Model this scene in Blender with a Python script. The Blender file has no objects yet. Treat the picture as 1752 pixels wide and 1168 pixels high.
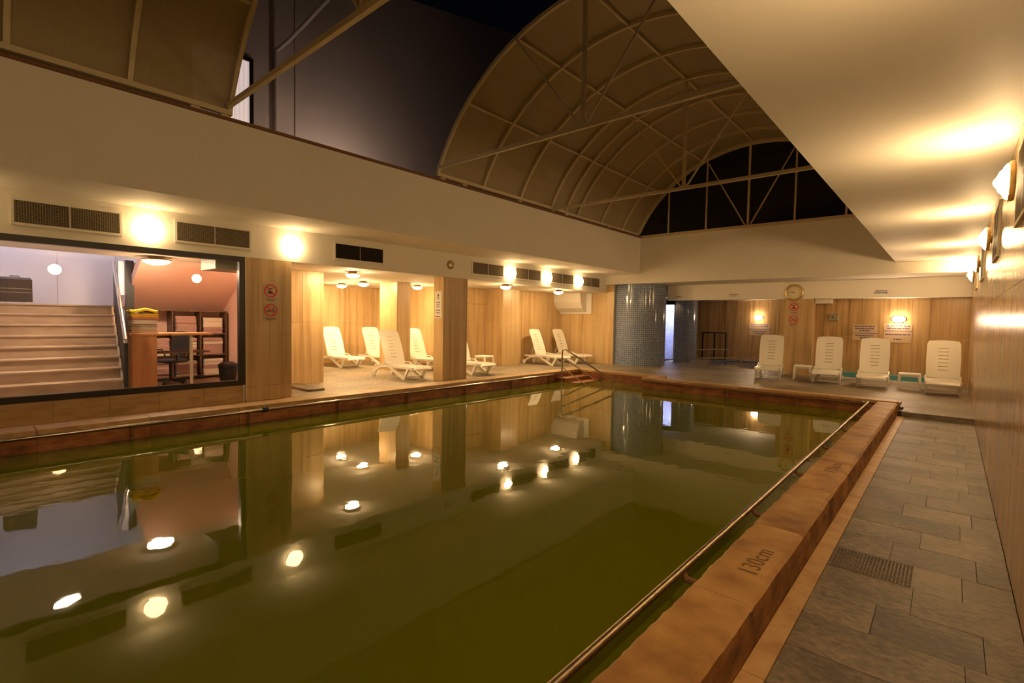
import bpy, math, random
from mathutils import Matrix, Vector
random.seed(7)
PI = math.pi
S = bpy.context.scene
COL = S.collection

# ------------------------------------------------------------------ camera
yaw, pitch, roll = math.radians(41.156), math.radians(-2.504), math.radians(0.986)
fwd = Vector((-math.sin(yaw)*math.cos(pitch), math.cos(yaw)*math.cos(pitch), math.sin(pitch)))
rgt = Vector((math.cos(yaw), math.sin(yaw), 0)); up = rgt.cross(fwd)
r2 = rgt*math.cos(roll) + up*math.sin(roll); u2 = -rgt*math.sin(roll) + up*math.cos(roll)
cam_d = bpy.data.cameras.new('camera'); cam = bpy.data.objects.new('camera', cam_d); COL.objects.link(cam)
cam.matrix_world = Matrix(((r2.x, u2.x, -fwd.x, 0), (r2.y, u2.y, -fwd.y, 0), (r2.z, u2.z, -fwd.z, 1.5), (0, 0, 0, 1)))
cam_d.sensor_width = 36; cam_d.lens = 860.35/1752*36; cam_d.clip_start = 0.05; cam_d.clip_end = 200
S.camera = cam
# ------------------------------------------------------------------ world, view
W = bpy.data.worlds.new('night_sky'); S.world = W; W.use_nodes = True
W.node_tree.nodes['Background'].inputs[0].default_value = (0.5, 0.6, 1.0, 1)
W.node_tree.nodes['Background'].inputs[1].default_value = 0.0003
S.view_settings.view_transform = 'Standard'; S.view_settings.look = 'None'
S.view_settings.exposure = 2.3; S.view_settings.gamma = 1.0; S.view_settings.use_curve_mapping = False
S.cycles.use_denoising = True; S.cycles.max_bounces = 10; S.cycles.diffuse_bounces = 5; S.cycles.glossy_bounces = 5
S.cycles.transparent_max_bounces = 12; S.cycles.sample_clamp_indirect = 6.0
WARM = (1.0, 0.66, 0.31); WARMW = (1.0, 0.72, 0.46); COOL = (0.90, 0.86, 1.0)
E_SCONCE, E_GLOBE, E_DOME, E_OVAL, E_ROOM, E_COOL = 32, 4.8, 62, 34, 34, 3.2

# ------------------------------------------------------------------ materials
MATS = {}
def new_mat(name):
    m = bpy.data.materials.new(name); m.use_nodes = True
    nt = m.node_tree; b = nt.nodes['Principled BSDF']; MATS[name] = m
    return m, nt, b
def N(nt, t, **kw):
    n = nt.nodes.new(t)
    for k, v in kw.items(): setattr(n, k, v)
    return n
def plain(name, col, rough=0.5, metal=0.0, spec=0.5, emit=None, es=0.0, noise=0.0, nscale=6.0, bump=0.0, coat=0.0):
    m, nt, b = new_mat(name)
    b.inputs['Base Color'].default_value = (*col, 1); b.inputs['Roughness'].default_value = rough
    b.inputs['Metallic'].default_value = metal; b.inputs['Specular IOR Level'].default_value = spec
    b.inputs['Coat Weight'].default_value = coat
    if emit: b.inputs['Emission Color'].default_value = (*emit, 1); b.inputs['Emission Strength'].default_value = es
    if noise or bump:
        g = N(nt, 'ShaderNodeNewGeometry'); nz = N(nt, 'ShaderNodeTexNoise'); nz.inputs['Scale'].default_value = nscale; nz.inputs['Detail'].default_value = 5
        nt.links.new(g.outputs['Position'], nz.inputs['Vector'])
        if noise:
            mr = N(nt, 'ShaderNodeMapRange'); mr.inputs[3].default_value = 1-noise; mr.inputs[4].default_value = 1+noise*0.6
            nt.links.new(nz.outputs['Fac'], mr.inputs[0])
            mx = N(nt, 'ShaderNodeVectorMath', operation='SCALE'); mx.inputs[0].default_value = col
            nt.links.new(mr.outputs[0], mx.inputs['Scale']); nt.links.new(mx.outputs[0], b.inputs['Base Color'])
        if bump:
            bp = N(nt, 'ShaderNodeBump'); bp.inputs['Strength'].default_value = bump; bp.inputs['Distance'].default_value = 0.01
            nt.links.new(nz.outputs['Fac'], bp.inputs['Height']); nt.links.new(bp.outputs[0], b.inputs['Normal'])
    return m
def stone(name, cols, scale, rough, bump=0.05, objrand=0.18, spec=0.5, shift=0.0, blotch=0.0, bscale=1.3):
    """veined or mottled stone: noise stretched by scale, a colour ramp, and a small tone shift for each piece"""
    m, nt, b = new_mat(name)
    g = N(nt, 'ShaderNodeNewGeometry'); oi = N(nt, 'ShaderNodeObjectInfo')
    mp = N(nt, 'ShaderNodeMapping'); mp.inputs['Scale'].default_value = scale
    ad = N(nt, 'ShaderNodeVectorMath', operation='MULTIPLY_ADD')
    ad.inputs[1].default_value = (1, 1, 1)
    cv = N(nt, 'ShaderNodeCombineXYZ'); mu = N(nt, 'ShaderNodeMath', operation='MULTIPLY'); mu.inputs[1].default_value = shift
    nt.links.new(oi.outputs['Random'], mu.inputs[0]); nt.links.new(mu.outputs[0], cv.inputs[0]); nt.links.new(mu.outputs[0], cv.inputs[2])
    nt.links.new(g.outputs['Position'], ad.inputs[0]); nt.links.new(cv.outputs[0], ad.inputs[2])
    nt.links.new(ad.outputs[0], mp.inputs['Vector'])
    nz = N(nt, 'ShaderNodeTexNoise'); nz.inputs['Scale'].default_value = 1.0; nz.inputs['Detail'].default_value = 7; nz.inputs['Roughness'].default_value = 0.62
    nt.links.new(mp.outputs[0], nz.inputs['Vector'])
    cr = N(nt, 'ShaderNodeValToRGB'); e = cr.color_ramp.elements
    e[0].position = 0.28; e[0].color = (*cols[0], 1); e[1].position = 0.72; e[1].color = (*cols[-1], 1)
    if len(cols) == 3:
        k = cr.color_ramp.elements.new(0.5); k.color = (*cols[1], 1)
    if blotch:
        n2 = N(nt, 'ShaderNodeTexNoise'); n2.inputs['Scale'].default_value = bscale; n2.inputs['Detail'].default_value = 4; nt.links.new(ad.outputs[0], n2.inputs['Vector'])
        m2 = N(nt, 'ShaderNodeMapRange'); m2.inputs[1].default_value = 0.3; m2.inputs[2].default_value = 0.7; m2.inputs[3].default_value = -blotch; m2.inputs[4].default_value = blotch
        nt.links.new(n2.outputs['Fac'], m2.inputs[0]); a2 = N(nt, 'ShaderNodeMath', operation='ADD'); nt.links.new(nz.outputs['Fac'], a2.inputs[0]); nt.links.new(m2.outputs[0], a2.inputs[1]); nt.links.new(a2.outputs[0], cr.inputs[0])
    else: nt.links.new(nz.outputs['Fac'], cr.inputs[0])
    mr = N(nt, 'ShaderNodeMapRange'); mr.inputs[3].default_value = 1-objrand; mr.inputs[4].default_value = 1+objrand*0.7
    nt.links.new(oi.outputs['Random'], mr.inputs[0])
    sc = N(nt, 'ShaderNodeVectorMath', operation='SCALE')
    nt.links.new(cr.outputs[0], sc.inputs[0]); nt.links.new(mr.outputs[0], sc.inputs['Scale']); nt.links.new(sc.outputs[0], b.inputs['Base Color'])
    b.inputs['Roughness'].default_value = rough; b.inputs['Specular IOR Level'].default_value = spec
    if bump:
        bp = N(nt, 'ShaderNodeBump'); bp.inputs['Strength'].default_value = bump; bp.inputs['Distance'].default_value = 0.01
        nt.links.new(nz.outputs['Fac'], bp.inputs['Height']); nt.links.new(bp.outputs[0], b.inputs['Normal'])
    return m
plaster = plain('white_plaster', (0.80, 0.76, 0.68), 0.75, noise=0.06, nscale=1.5, bump=0.04)
plaster2 = plain('cream_plaster', (0.72, 0.66, 0.55), 0.7, noise=0.08, nscale=2.0)
ceil_m = plain('ceiling_paint', (0.80, 0.76, 0.68), 0.6, noise=0.07, nscale=0.9)
ext_m = plain('outer_render', (0.62, 0.54, 0.52), 0.85, noise=0.16, nscale=0.6)
trav = stone('travertine_polished', [(0.30, 0.175, 0.07), (0.52, 0.34, 0.155), (0.62, 0.43, 0.22)], (9, 9, 0.30), 0.21, bump=0.02, spec=0.32, objrand=0.05, blotch=0.10, bscale=0.6)
trav_l = stone('travertine_honed', [(0.40, 0.25, 0.11), (0.56, 0.39, 0.19), (0.66, 0.48, 0.26)], (8, 8, 0.30), 0.35, bump=0.015, objrand=0.05, blotch=0.08, bscale=0.6)
trav_h = stone('travertine_flat', [(0.34, 0.20, 0.08), (0.52, 0.34, 0.155), (0.62, 0.43, 0.22)], (2.2, 2.2, 9), 0.4, bump=0.02, objrand=0.14)
curb_m = stone('iron_stained_travertine', [(0.24, 0.105, 0.028), (0.41, 0.22, 0.066), (0.53, 0.32, 0.115)], (2.6, 2.6, 2.6), 0.55, bump=0.15, objrand=0.08, shift=23.0, blotch=0.10, bscale=5.0)
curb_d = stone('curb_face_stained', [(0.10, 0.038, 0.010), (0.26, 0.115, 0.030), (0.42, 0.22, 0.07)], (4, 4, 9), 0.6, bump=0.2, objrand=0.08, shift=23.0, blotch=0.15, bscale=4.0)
strip_m = stone('floor_travertine', [(0.36, 0.19, 0.07), (0.50, 0.31, 0.13), (0.56, 0.37, 0.18)], (5, 5, 5), 0.5, bump=0.08, objrand=0.10)
rust_m = stone('rust_stained_tile', [(0.10, 0.035, 0.012), (0.30, 0.10, 0.03), (0.48, 0.22, 0.07)], (3.2, 3.2, 7), 0.4, bump=0.15, objrand=0.1)
slate = stone('grey_slate', [(0.09, 0.070, 0.052), (0.18, 0.142, 0.10), (0.28, 0.22, 0.155)], (22, 34, 22), 0.5, bump=0.30, objrand=0.14, shift=23.0, blotch=0.22, bscale=1.6)
slate_f = stone('grey_deck_stone', [(0.15, 0.125, 0.09), (0.25, 0.205, 0.145), (0.34, 0.28, 0.20)], (9, 14, 9), 0.5, bump=0.2, objrand=0.0, blotch=0.2, bscale=0.9)
stairs_m = stone('stair_marble', [(0.30, 0.21, 0.15), (0.42, 0.30, 0.21), (0.50, 0.37, 0.27)], (3, 2, 6), 0.35, bump=0.02, objrand=0.06)
steel = plain('brushed_steel', (0.62, 0.56, 0.50), 0.22, 1.0)
steel_d = plain('tarnished_steel', (0.42, 0.33, 0.22), 0.35, 1.0, noise=0.4, nscale=18)
cream_st = plain('cream_painted_steel', (0.66, 0.56, 0.38), 0.45, noise=0.12, nscale=6)
rusty = plain('rusty_iron', (0.24, 0.11, 0.045), 0.7, noise=0.5, nscale=30, bump=0.3)
dark_fr = plain('dark_bronze_frame', (0.018, 0.014, 0.012), 0.35)
black_m = plain('black_plastic', (0.014, 0.014, 0.016), 0.45)
white_pl = plain('white_plastic', (0.80, 0.77, 0.70), 0.32, spec=0.5)
white_pt = plain('white_paint', (0.74, 0.70, 0.62), 0.5)
grille_m = plain('beige_grille', (0.30, 0.245, 0.16), 0.5)
void_m = plain('duct_dark', (0.02, 0.016, 0.012), 0.9)
brass = plain('aged_brass', (0.62, 0.45, 0.20), 0.35, 0.7)
red_m = plain('red_print', (0.62, 0.03, 0.02), 0.45)
plate_m = plain('clear_acrylic_plate', (0.56, 0.41, 0.26), 0.2)
ink = plain('dark_print', (0.03, 0.025, 0.03), 0.5)
blue_ink = plain('blue_print', (0.10, 0.085, 0.22), 0.5)
ivory = plain('clock_face', (0.72, 0.64, 0.40), 0.4)
pink_m = plain('salmon_paint', (0.76, 0.46, 0.35), 0.6, noise=0.05, nscale=1.2)
hall_w = plain('hall_white_panel', (0.66, 0.62, 0.66), 0.35)
wood_o = stone('orange_veneer', [(0.52, 0.20, 0.07), (0.62, 0.27, 0.10), (0.70, 0.33, 0.14)], (10, 10, 0.8), 0.4, bump=0.0, objrand=0.04)
wood_d = plain('dark_brown_wood', (0.12, 0.055, 0.03), 0.5)
towel_y = plain('yellow_towel', (0.80, 0.50, 0.02), 0.95, noise=0.15, nscale=30, bump=0.4)
towel_o = plain('orange_towel', (0.78, 0.24, 0.05), 0.95, noise=0.15, nscale=30, bump=0.4)
towel_w = plain('cream_towel', (0.66, 0.52, 0.38), 0.95, noise=0.15, nscale=30, bump=0.4)
towel_p = plain('rose_towel', (0.40, 0.22, 0.17), 0.95, noise=0.2, nscale=30, bump=0.4)
floor_in = plain('brown_floor', (0.14, 0.06, 0.035), 0.3, noise=0.2)
case_m = plain('brown_suitcase', (0.055, 0.036, 0.028), 0.55, noise=0.2, nscale=40)
teal_m = plain('teal_tile', (0.09, 0.30, 0.33), 0.4)
jac_m = plain('blue_spa_water', (0.05, 0.075, 0.16), 0.05)
bag_m = plain('black_bag', (0.015, 0.015, 0.018), 0.35, bump=0.8, nscale=14)
def emis(name, col, s):
    m, nt, b = new_mat(name)
    b.inputs['Base Color'].default_value = (0.8, 0.75, 0.65, 1); b.inputs['Roughness'].default_value = 0.3
    b.inputs['Emission Color'].default_value = (*col, 1); b.inputs['Emission Strength'].default_value = s
    return m
lm_sconce = emis('sconce_glass_lit', WARM, E_SCONCE)
lm_globe = emis('globe_glass_lit', WARM, E_GLOBE)
lm_dome = emis('dome_glass_lit', WARM, E_DOME)
lm_oval = emis('oval_glass_lit', WARMW, E_OVAL)
lm_room = emis('room_glass_lit', WARMW, E_ROOM)
lm_cool = emis('added_panel_lit', COOL, E_COOL)
lm_win = emis('lit_curtain', (1.0, 0.80, 0.76), 0.10)
# polycarbonate roof sheets: mostly reflecting, a little see-through, finely ribbed
m, nt, b = new_mat('bronze_polycarbonate'); poly_m = m
b.inputs['Base Color'].default_value = (0.44, 0.36, 0.22, 1); b.inputs['Roughness'].default_value = 0.28
tr = N(nt, 'ShaderNodeBsdfTransparent'); tr.inputs[0].default_value = (0.75, 0.65, 0.5, 1)
mx = N(nt, 'ShaderNodeMixShader'); mx.inputs[0].default_value = 0.16
nt.links.new(b.outputs[0], mx.inputs[1]); nt.links.new(tr.outputs[0], mx.inputs[2]); nt.links.new(mx.outputs[0], nt.nodes['Material Output'].inputs[0])
g = N(nt, 'ShaderNodeNewGeometry'); wv = N(nt, 'ShaderNodeTexWave', bands_direction='Y'); wv.inputs['Scale'].default_value = 14; wv.inputs['Distortion'].default_value = 0
bp = N(nt, 'ShaderNodeBump'); bp.inputs['Strength'].default_value = 0.25; bp.inputs['Distance'].default_value = 0.01
nt.links.new(g.outputs['Position'], wv.inputs['Vector']); nt.links.new(wv.outputs['Fac'], bp.inputs['Height']); nt.links.new(bp.outputs[0], b.inputs['Normal'])
# window glass: clear with a weak mirror
def glass(name, tint, refl):
    m, nt, b = new_mat(name)
    nt.nodes.remove(b)
    tr = N(nt, 'ShaderNodeBsdfTransparent'); tr.inputs[0].default_value = (*tint, 1)
    gl = N(nt, 'ShaderNodeBsdfGlossy'); gl.inputs['Roughness'].default_value = 0.0
    fr = N(nt, 'ShaderNodeFresnel'); fr.inputs[0].default_value = 1.45
    ml = N(nt, 'ShaderNodeMath', operation='MULTIPLY'); ml.inputs[1].default_value = refl
    mx = N(nt, 'ShaderNodeMixShader')
    nt.links.new(fr.outputs[0], ml.inputs[0]); nt.links.new(ml.outputs[0], mx.inputs[0])
    nt.links.new(tr.outputs[0], mx.inputs[1]); nt.links.new(gl.outputs[0], mx.inputs[2]); nt.links.new(mx.outputs[0], nt.nodes['Material Output'].inputs[0])
    return m
glass_m = glass('window_glass', (0.95, 0.95, 0.95), 1.0)
gable_gl = plain('dark_gable_glass', (0.012, 0.014, 0.016), 0.12)
# murky green pool water
m, nt, b = new_mat('murky_green_water'); water_m = m
b.inputs['Base Color'].default_value = (0.112, 0.122, 0.002, 1); b.inputs['Roughness'].default_value = 0.02; b.inputs['IOR'].default_value = 1.33
g = N(nt, 'ShaderNodeNewGeometry'); mp = N(nt, 'ShaderNodeMapping'); mp.inputs['Scale'].default_value = (1.6, 1.6, 1)
nz = N(nt, 'ShaderNodeTexNoise'); nz.inputs['Scale'].default_value = 1.0; nz.inputs['Detail'].default_value = 3
bp = N(nt, 'ShaderNodeBump'); bp.inputs['Strength'].default_value = 0.05; bp.inputs['Distance'].default_value = 0.05
nt.links.new(g.outputs['Position'], mp.inputs[0]); nt.links.new(mp.outputs[0], nz.inputs['Vector'])
nt.links.new(nz.outputs['Fac'], bp.inputs['Height']); nt.links.new(bp.outputs[0], b.inputs['Normal'])
# small mosaic tiles (too small to build singly): grid over a UV map measured in tiles
def mosaic(name, cols, grout, rough=0.12):
    m, nt, b = new_mat(name)
    uv = N(nt, 'ShaderNodeUVMap'); uv.uv_map = 'UVMap'
    fr = N(nt, 'ShaderNodeVectorMath', operation='FRACTION'); fl = N(nt, 'ShaderNodeVectorMath', operation='FLOOR')
    nt.links.new(uv.outputs[0], fr.inputs[0]); nt.links.new(uv.outputs[0], fl.inputs[0])
    wn = N(nt, 'ShaderNodeTexWhiteNoise', noise_dimensions='2D'); nt.links.new(fl.outputs[0], wn.inputs['Vector'])
    cr = N(nt, 'ShaderNodeValToRGB'); cr.color_ramp.elements[0].color = (*cols[0], 1); cr.color_ramp.elements[1].color = (*cols[1], 1)
    nt.links.new(wn.outputs['Value'], cr.inputs[0])
    sp = N(nt, 'ShaderNodeSeparateXYZ'); nt.links.new(fr.outputs[0], sp.inputs[0])
    a = N(nt, 'ShaderNodeMath', operation='GREATER_THAN'); a.inputs[1].default_value = 0.14; nt.links.new(sp.outputs[0], a.inputs[0])
    c = N(nt, 'ShaderNodeMath', operation='GREATER_THAN'); c.inputs[1].default_value = 0.14; nt.links.new(sp.outputs[1], c.inputs[0])
    mu = N(nt, 'ShaderNodeMath', operation='MULTIPLY'); nt.links.new(a.outputs[0], mu.inputs[0]); nt.links.new(c.outputs[0], mu.inputs[1])
    mx = N(nt, 'ShaderNodeMix', data_type='RGBA'); nt.links.new(mu.outputs[0], mx.inputs['Factor'])
    mx.inputs['A'].default_value = (*grout, 1); nt.links.new(cr.outputs[0], mx.inputs['B']); nt.links.new(mx.outputs['Result'], b.inputs['Base Color'])
    bp = N(nt, 'ShaderNodeBump'); bp.inputs['Strength'].default_value = 0.4; bp.inputs['Distance'].default_value = 0.004
    nt.links.new(mu.outputs[0], bp.inputs['Height']); nt.links.new(bp.outputs[0], b.inputs['Normal'])
    b.inputs['Roughness'].default_value = rough
    return m
mos_b = mosaic('blue_mosaic', [(0.085, 0.15, 0.29), (0.15, 0.23, 0.38)], (0.42, 0.40, 0.38))
mos_w = mosaic('white_blue_mosaic', [(0.45, 0.50, 0.75), (0.62, 0.66, 0.85)], (0.7, 0.7, 0.75))
# ------------------------------------------------------------------ mesh helpers
class MB:
    def __init__(s): s.v = []; s.f = []
    def add(s, vs, fs):
        o = len(s.v); s.v += [tuple(v) for v in vs]; s.f += [tuple(o+i for i in f) for f in fs]; return s
    def box(s, x0, x1, y0, y1, z0, z1):
        return s.add([(x0,y0,z0),(x1,y0,z0),(x1,y1,z0),(x0,y1,z0),(x0,y0,z1),(x1,y0,z1),(x1,y1,z1),(x0,y1,z1)],
                     [(0,3,2,1),(4,5,6,7),(0,1,5,4),(1,2,6,5),(2,3,7,6),(3,0,4,7)])
    def bbox(s, x0, x1, y0, y1, z0, z1, b=0.01):
        """box with its four upright edges and its top edge chamfered"""
        def ring(i, z): return [(x0+i+b,y0+i,z),(x1-i-b,y0+i,z),(x1-i,y0+i+b,z),(x1-i,y1-i-b,z),(x1-i-b,y1-i,z),(x0+i+b,y1-i,z),(x0+i,y1-i-b,z),(x0+i,y0+i+b,z)]
        vs = ring(0, z0)+ring(0, z1-b)+ring(b*0.7, z1)
        fs = [tuple(range(7,-1,-1)), tuple(range(16,24))]
        for k in (0, 8):
            for i in range(8): j = (i+1) % 8; fs.append((k+i, k+j, k+8+j, k+8+i))
        return s.add(vs, fs)
    def prism(s, poly, axis, a, b):
        """polygon of 2D points drawn out along an axis (x: (y,z), y: (x,z), z: (x,y))"""
        n = len(poly)
        P = {'x': lambda p, t: (t, p[0], p[1]), 'y': lambda p, t: (p[0], t, p[1]), 'z': lambda p, t: (p[0], p[1], t)}[axis]
        vs = [P(p, a) for p in poly]+[P(p, b) for p in poly]
        fs = [tuple(range(n)), tuple(range(2*n-1, n-1, -1))]+[(i, n+i, n+(i+1) % n, (i+1) % n) for i in range(n)]
        return s.add(vs, fs)
    def tube(s, pts, r, n=8, closed=False):
        pts = [Vector(p) for p in pts]; m = len(pts); rings = []
        for i, p in enumerate(pts):
            if closed: d = (pts[(i+1) % m]-pts[i-1])
            else: d = (pts[min(i+1, m-1)]-pts[max(i-1, 0)])
            d.normalize(); a = Vector((0,0,1)) if abs(d.z) < 0.9 else Vector((0,1,0))
            u = d.cross(a).normalized(); w = u.cross(d)
            rr = r[i] if isinstance(r, (list, tuple)) else r
            rings.append([p+u*math.cos(2*PI*k/n)*rr+w*math.sin(2*PI*k/n)*rr for k in range(n)])
        vs = [v for R in rings for v in R]; fs = []
        for i in range(m if closed else m-1):
            a, c = i*n, ((i+1) % m)*n
            for k in range(n): fs.append((a+k, a+(k+1) % n, c+(k+1) % n, c+k))
        if not closed: fs += [tuple(range(n-1, -1, -1)), tuple(range((m-1)*n, m*n))]
        return s.add(vs, fs)
    def bar(s, p0, p1, w, h, upv=(0,0,1)):
        """rectangular bar between two points"""
        p0, p1 = Vector(p0), Vector(p1); d = (p1-p0).normalized(); a = Vector(upv)
        if abs(d.dot(a)) > 0.95: a = Vector((1,0,0))
        u = d.cross(a).normalized()*w/2; q = u.cross(d).normalized()*h/2
        vs = [p+i*u+j*q for p in (p0, p1) for i, j in ((-1,-1),(1,-1),(1,1),(-1,1))]
        return s.add(vs, [(0,3,2,1),(4,5,6,7),(0,1,5,4),(1,2,6,5),(2,3,7,6),(3,0,4,7)])
    def lathe(s, prof, n=20, M=None):
        """profile of (radius, height) pairs turned about Z, then moved by M"""
        M = M or Matrix(); vs = []; fs = []
        for (r, h) in prof:
            for k in range(n): vs.append(M @ Vector((r*math.cos(2*PI*k/n), r*math.sin(2*PI*k/n), h)))
        for i in range(len(prof)-1):
            for k in range(n): fs.append((i*n+k, i*n+(k+1) % n, (i+1)*n+(k+1) % n, (i+1)*n+k))
        fs += [tuple(range(n-1, -1, -1)), tuple(range((len(prof)-1)*n, len(prof)*n))]
        return s.add(vs, fs)
    def arc_bar(s, cx, cz, r, a0, a1, y, w, h, n=28):
        """square bar bent along an arch in the XZ plane at depth y"""
        vs = []; fs = []
        for i in range(n+1):
            a = a0+(a1-a0)*i/n; c, q = math.cos(a), math.sin(a)
            for dr, dy in ((-h/2,-w/2),(h/2,-w/2),(h/2,w/2),(-h/2,w/2)): vs.append((cx+c*(r+dr), y+dy, cz+q*(r+dr)))
        for i in range(n):
            for k in range(4): fs.append((i*4+k, i*4+(k+1) % 4, i*4+4+(k+1) % 4, i*4+4+k))
        fs += [(3,2,1,0), tuple(n*4+k for k in range(4))]
        return s.add(vs, fs)
    def mesh(s, name, mat, smooth=False):
        me = bpy.data.meshes.new(name); me.from_pydata(s.v, [], s.f); me.validate()
        import bmesh
        bm = bmesh.new(); bm.from_mesh(me); bmesh.ops.recalc_face_normals(bm, faces=bm.faces); bm.to_mesh(me); bm.free()
        if mat: me.materials.append(mat)
        if smooth:
            me.shade_smooth()
            try: me.set_sharp_from_angle(angle=math.radians(38))
            except Exception: pass
        return me
    def build(s, name, mat, parent=None, smooth=False, loc=None, rotz=0.0):
        return link(name, s.mesh(name, mat, smooth), parent, loc, rotz)
def link(name, me, parent=None, loc=None, rotz=0.0):
    o = bpy.data.objects.new(name, me); COL.objects.link(o)
    if parent: o.parent = parent
    if loc: o.location = loc
    if rotz: o.rotation_euler = (0, 0, rotz)
    return o
def tag(o, label, cat, group=None, kind=None):
    o['label'] = label; o['category'] = cat
    if group: o['group'] = group
    if kind: o['kind'] = kind
    return o
def thing(name, label, cat, loc=(0,0,0), rotz=0.0, group=None, kind=None):
    o = link(name, None, None, loc, rotz); o.empty_display_size = 0.1
    return tag(o, label, cat, group, kind)
def struct(name, mb, mat, label, cat, smooth=False):
    return tag(mb.build(name, mat, None, smooth), label, cat, None, 'structure')
def dup(root, loc, rotz, label):
    r = root.copy(); COL.objects.link(r); r.location = loc; r.rotation_euler = (0, 0, rotz); r['label'] = label
    for ch in list(root.children):
        c = ch.copy(); COL.objects.link(c); c.parent = r
        for gch in list(ch.children):
            d = gch.copy(); COL.objects.link(d); d.parent = c
    return r
AX = {'+x': Matrix.Rotation(PI/2, 4, 'Y'), '-x': Matrix.Rotation(-PI/2, 4, 'Y'), '+y': Matrix.Rotation(-PI/2, 4, 'X'), '-y': Matrix.Rotation(PI/2, 4, 'X'), '+z': Matrix(), '-z': Matrix.Rotation(PI, 4, 'X')}
PC = {}
def piece(name, mat, parent, p0, p1, n, z0, z1, t=0.02, gap=0.004):
    """one stone panel on an upright plane from p0 to p1 (plan points), standing proud along the normal n"""
    w = math.hypot(p1[0]-p0[0], p1[1]-p0[1])-gap; h = z1-z0-gap
    if w < 0.02 or h < 0.02: return None
    k = (round(w, 3), round(h, 3), t, mat.name)
    if k not in PC:
        b = 0.0005
        mb = MB(); x, z = w/2, h/2
        mb.add([(-x,0,-z),(x,0,-z),(x,0,z),(-x,0,z),(-x,t-b,-z),(x,t-b,-z),(x,t-b,z),(-x,t-b,z),(-x+b,t,-z+b),(x-b,t,-z+b),(x-b,t,z-b),(-x+b,t,z-b)],
               [(0,1,2,3),(8,11,10,9)]+[(i,(i+1) % 4+0,(i+1) % 4+4,i+4) for i in range(4)]+[(i+4,(i+1) % 4+4,(i+1) % 4+8,i+8) for i in range(4)])
        PC[k] = mb.mesh(name, mat)
    return link(name, PC[k], parent, ((p0[0]+p1[0])/2, (p0[1]+p1[1])/2, (z0+z1)/2), math.atan2(n[1], n[0])-PI/2)
def panels(parent, mat, p0, p1, n, zs, w, t=0.02, name='stone_panel', stagger=0.0):
    L = math.hypot(p1[0]-p0[0], p1[1]-p0[1]); k = max(1, round(L/w)); d = ((p1[0]-p0[0])/L, (p1[1]-p0[1])/L); s = L/k
    for r in range(len(zs)-1):
        off = stagger*s if r % 2 else 0
        cuts = sorted({0.0, L}|{i*s+off for i in range(k+1) if 0.05 < i*s+off < L-0.05})
        for a, b in zip(cuts, cuts[1:]):
            piece(name, mat, parent, (p0[0]+d[0]*a, p0[1]+d[1]*a), (p0[0]+d[0]*b, p0[1]+d[1]*b), n, zs[r], zs[r+1], t)
# ================================================================== STRUCTURE
ZD, ZW, ZP = -0.13, -0.225, -0.28          # deck, walkway, pool water
XR, XC = 0.37, -1.19                        # right wall, edge of the right ceiling
XL, XB = -9.92, -8.5                        # left wall face, front of the left beam
YF, YH, YB = 16.6, 18.2, 18.6               # far beam, header, right-bay wall
YN = -4.0                                   # wall behind the camera
# --- right wall with panels
wr = struct('wall_right', MB().box(XR+0.02, XR+0.25, YN, YB+0.2, -0.4, 4.6), plaster2, 'polished travertine wall running along the right side walkway', 'wall')
panels(wr, trav, (XR+0.022, 1.2), (XR+0.022, YB), (-1, 0), [ZW, 0.55, 1.85, 3.177], 0.6, 0.022, stagger=0.0)
panels(wr, trav, (XR+0.022, YN), (XR+0.022, 1.2), (-1, 0), [ZW, 1.48, 3.177], 1.3, 0.022)
# --- right ceiling slab and its upstand
struct('ceiling_right', MB().box(XC, XR+0.2, YN, YF+0.02, 3.177, 4.47), ceil_m, 'smooth cream painted ceiling over the right side walkway', 'ceiling')
# --- left beam and soffit
struct('wall_left', MB().box(XB-0.3, XB, YN, YF+0.3, 3.2, 4.47), plaster, 'deep cream plaster beam above the left side of the pool', 'beam')
struct('ceiling_left', MB().box(-12.3, XB-0.3, YN, YF+0.4, 3.2, 4.45).box(-16.8, -12.3, 2.9, YF+0.4, 3.2, 4.45), plaster, 'cream soffit strip under the left beam with lamp glow', 'soffit')
struct('trim_1', MB().box(XL-0.25, XL, YN, 16.8, 2.57, 3.2), plaster, 'cream fascia band carrying round lamps and air vents', 'fascia')
struct('ceiling_lounge', MB().box(-16.6, XL-0.25, 4.7, 17.0, 2.57, 3.19), plaster, 'low cream ceiling over the alcove with plastic loungers', 'ceiling')
# --- far beam, header, soffit
struct('wall_far', MB().box(-9.95, XR+0.02, YF, YF+0.3, 2.87, 3.17).box(-9.95, XC, YF, YF+0.3, 3.17, 4.45), plaster, 'cream far beam below the glazed gable of the roof', 'beam')
struct('ceiling_far', MB().box(-10.4, XR+0.02, YF+0.3, YH+0.3, 2.87, 3.1), plaster, 'cream soffit behind the far beam', 'soffit')
struct('trim_2', MB().box(-8.15, XR+0.02, YH, YH+0.3, 2.32, 2.87), plaster, 'cream header band across the far bays, with the clock', 'header')
struct('ceiling_spa', MB().box(-10.0, -3.5, YH+0.3, 23.0, 2.5, 2.7), plaster2, 'cream ceiling over the spa alcove', 'ceiling')
struct('ceiling_bay', MB().box(-3.5, XR+0.02, YH+0.3, YB+0.3, 2.32, 2.5).box(-3.30, -2.86, YH+0.12, YB, 2.17, 2.33), plaster2, 'short cream ceiling with small bulkhead over right lounger bay', 'ceiling')
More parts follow.
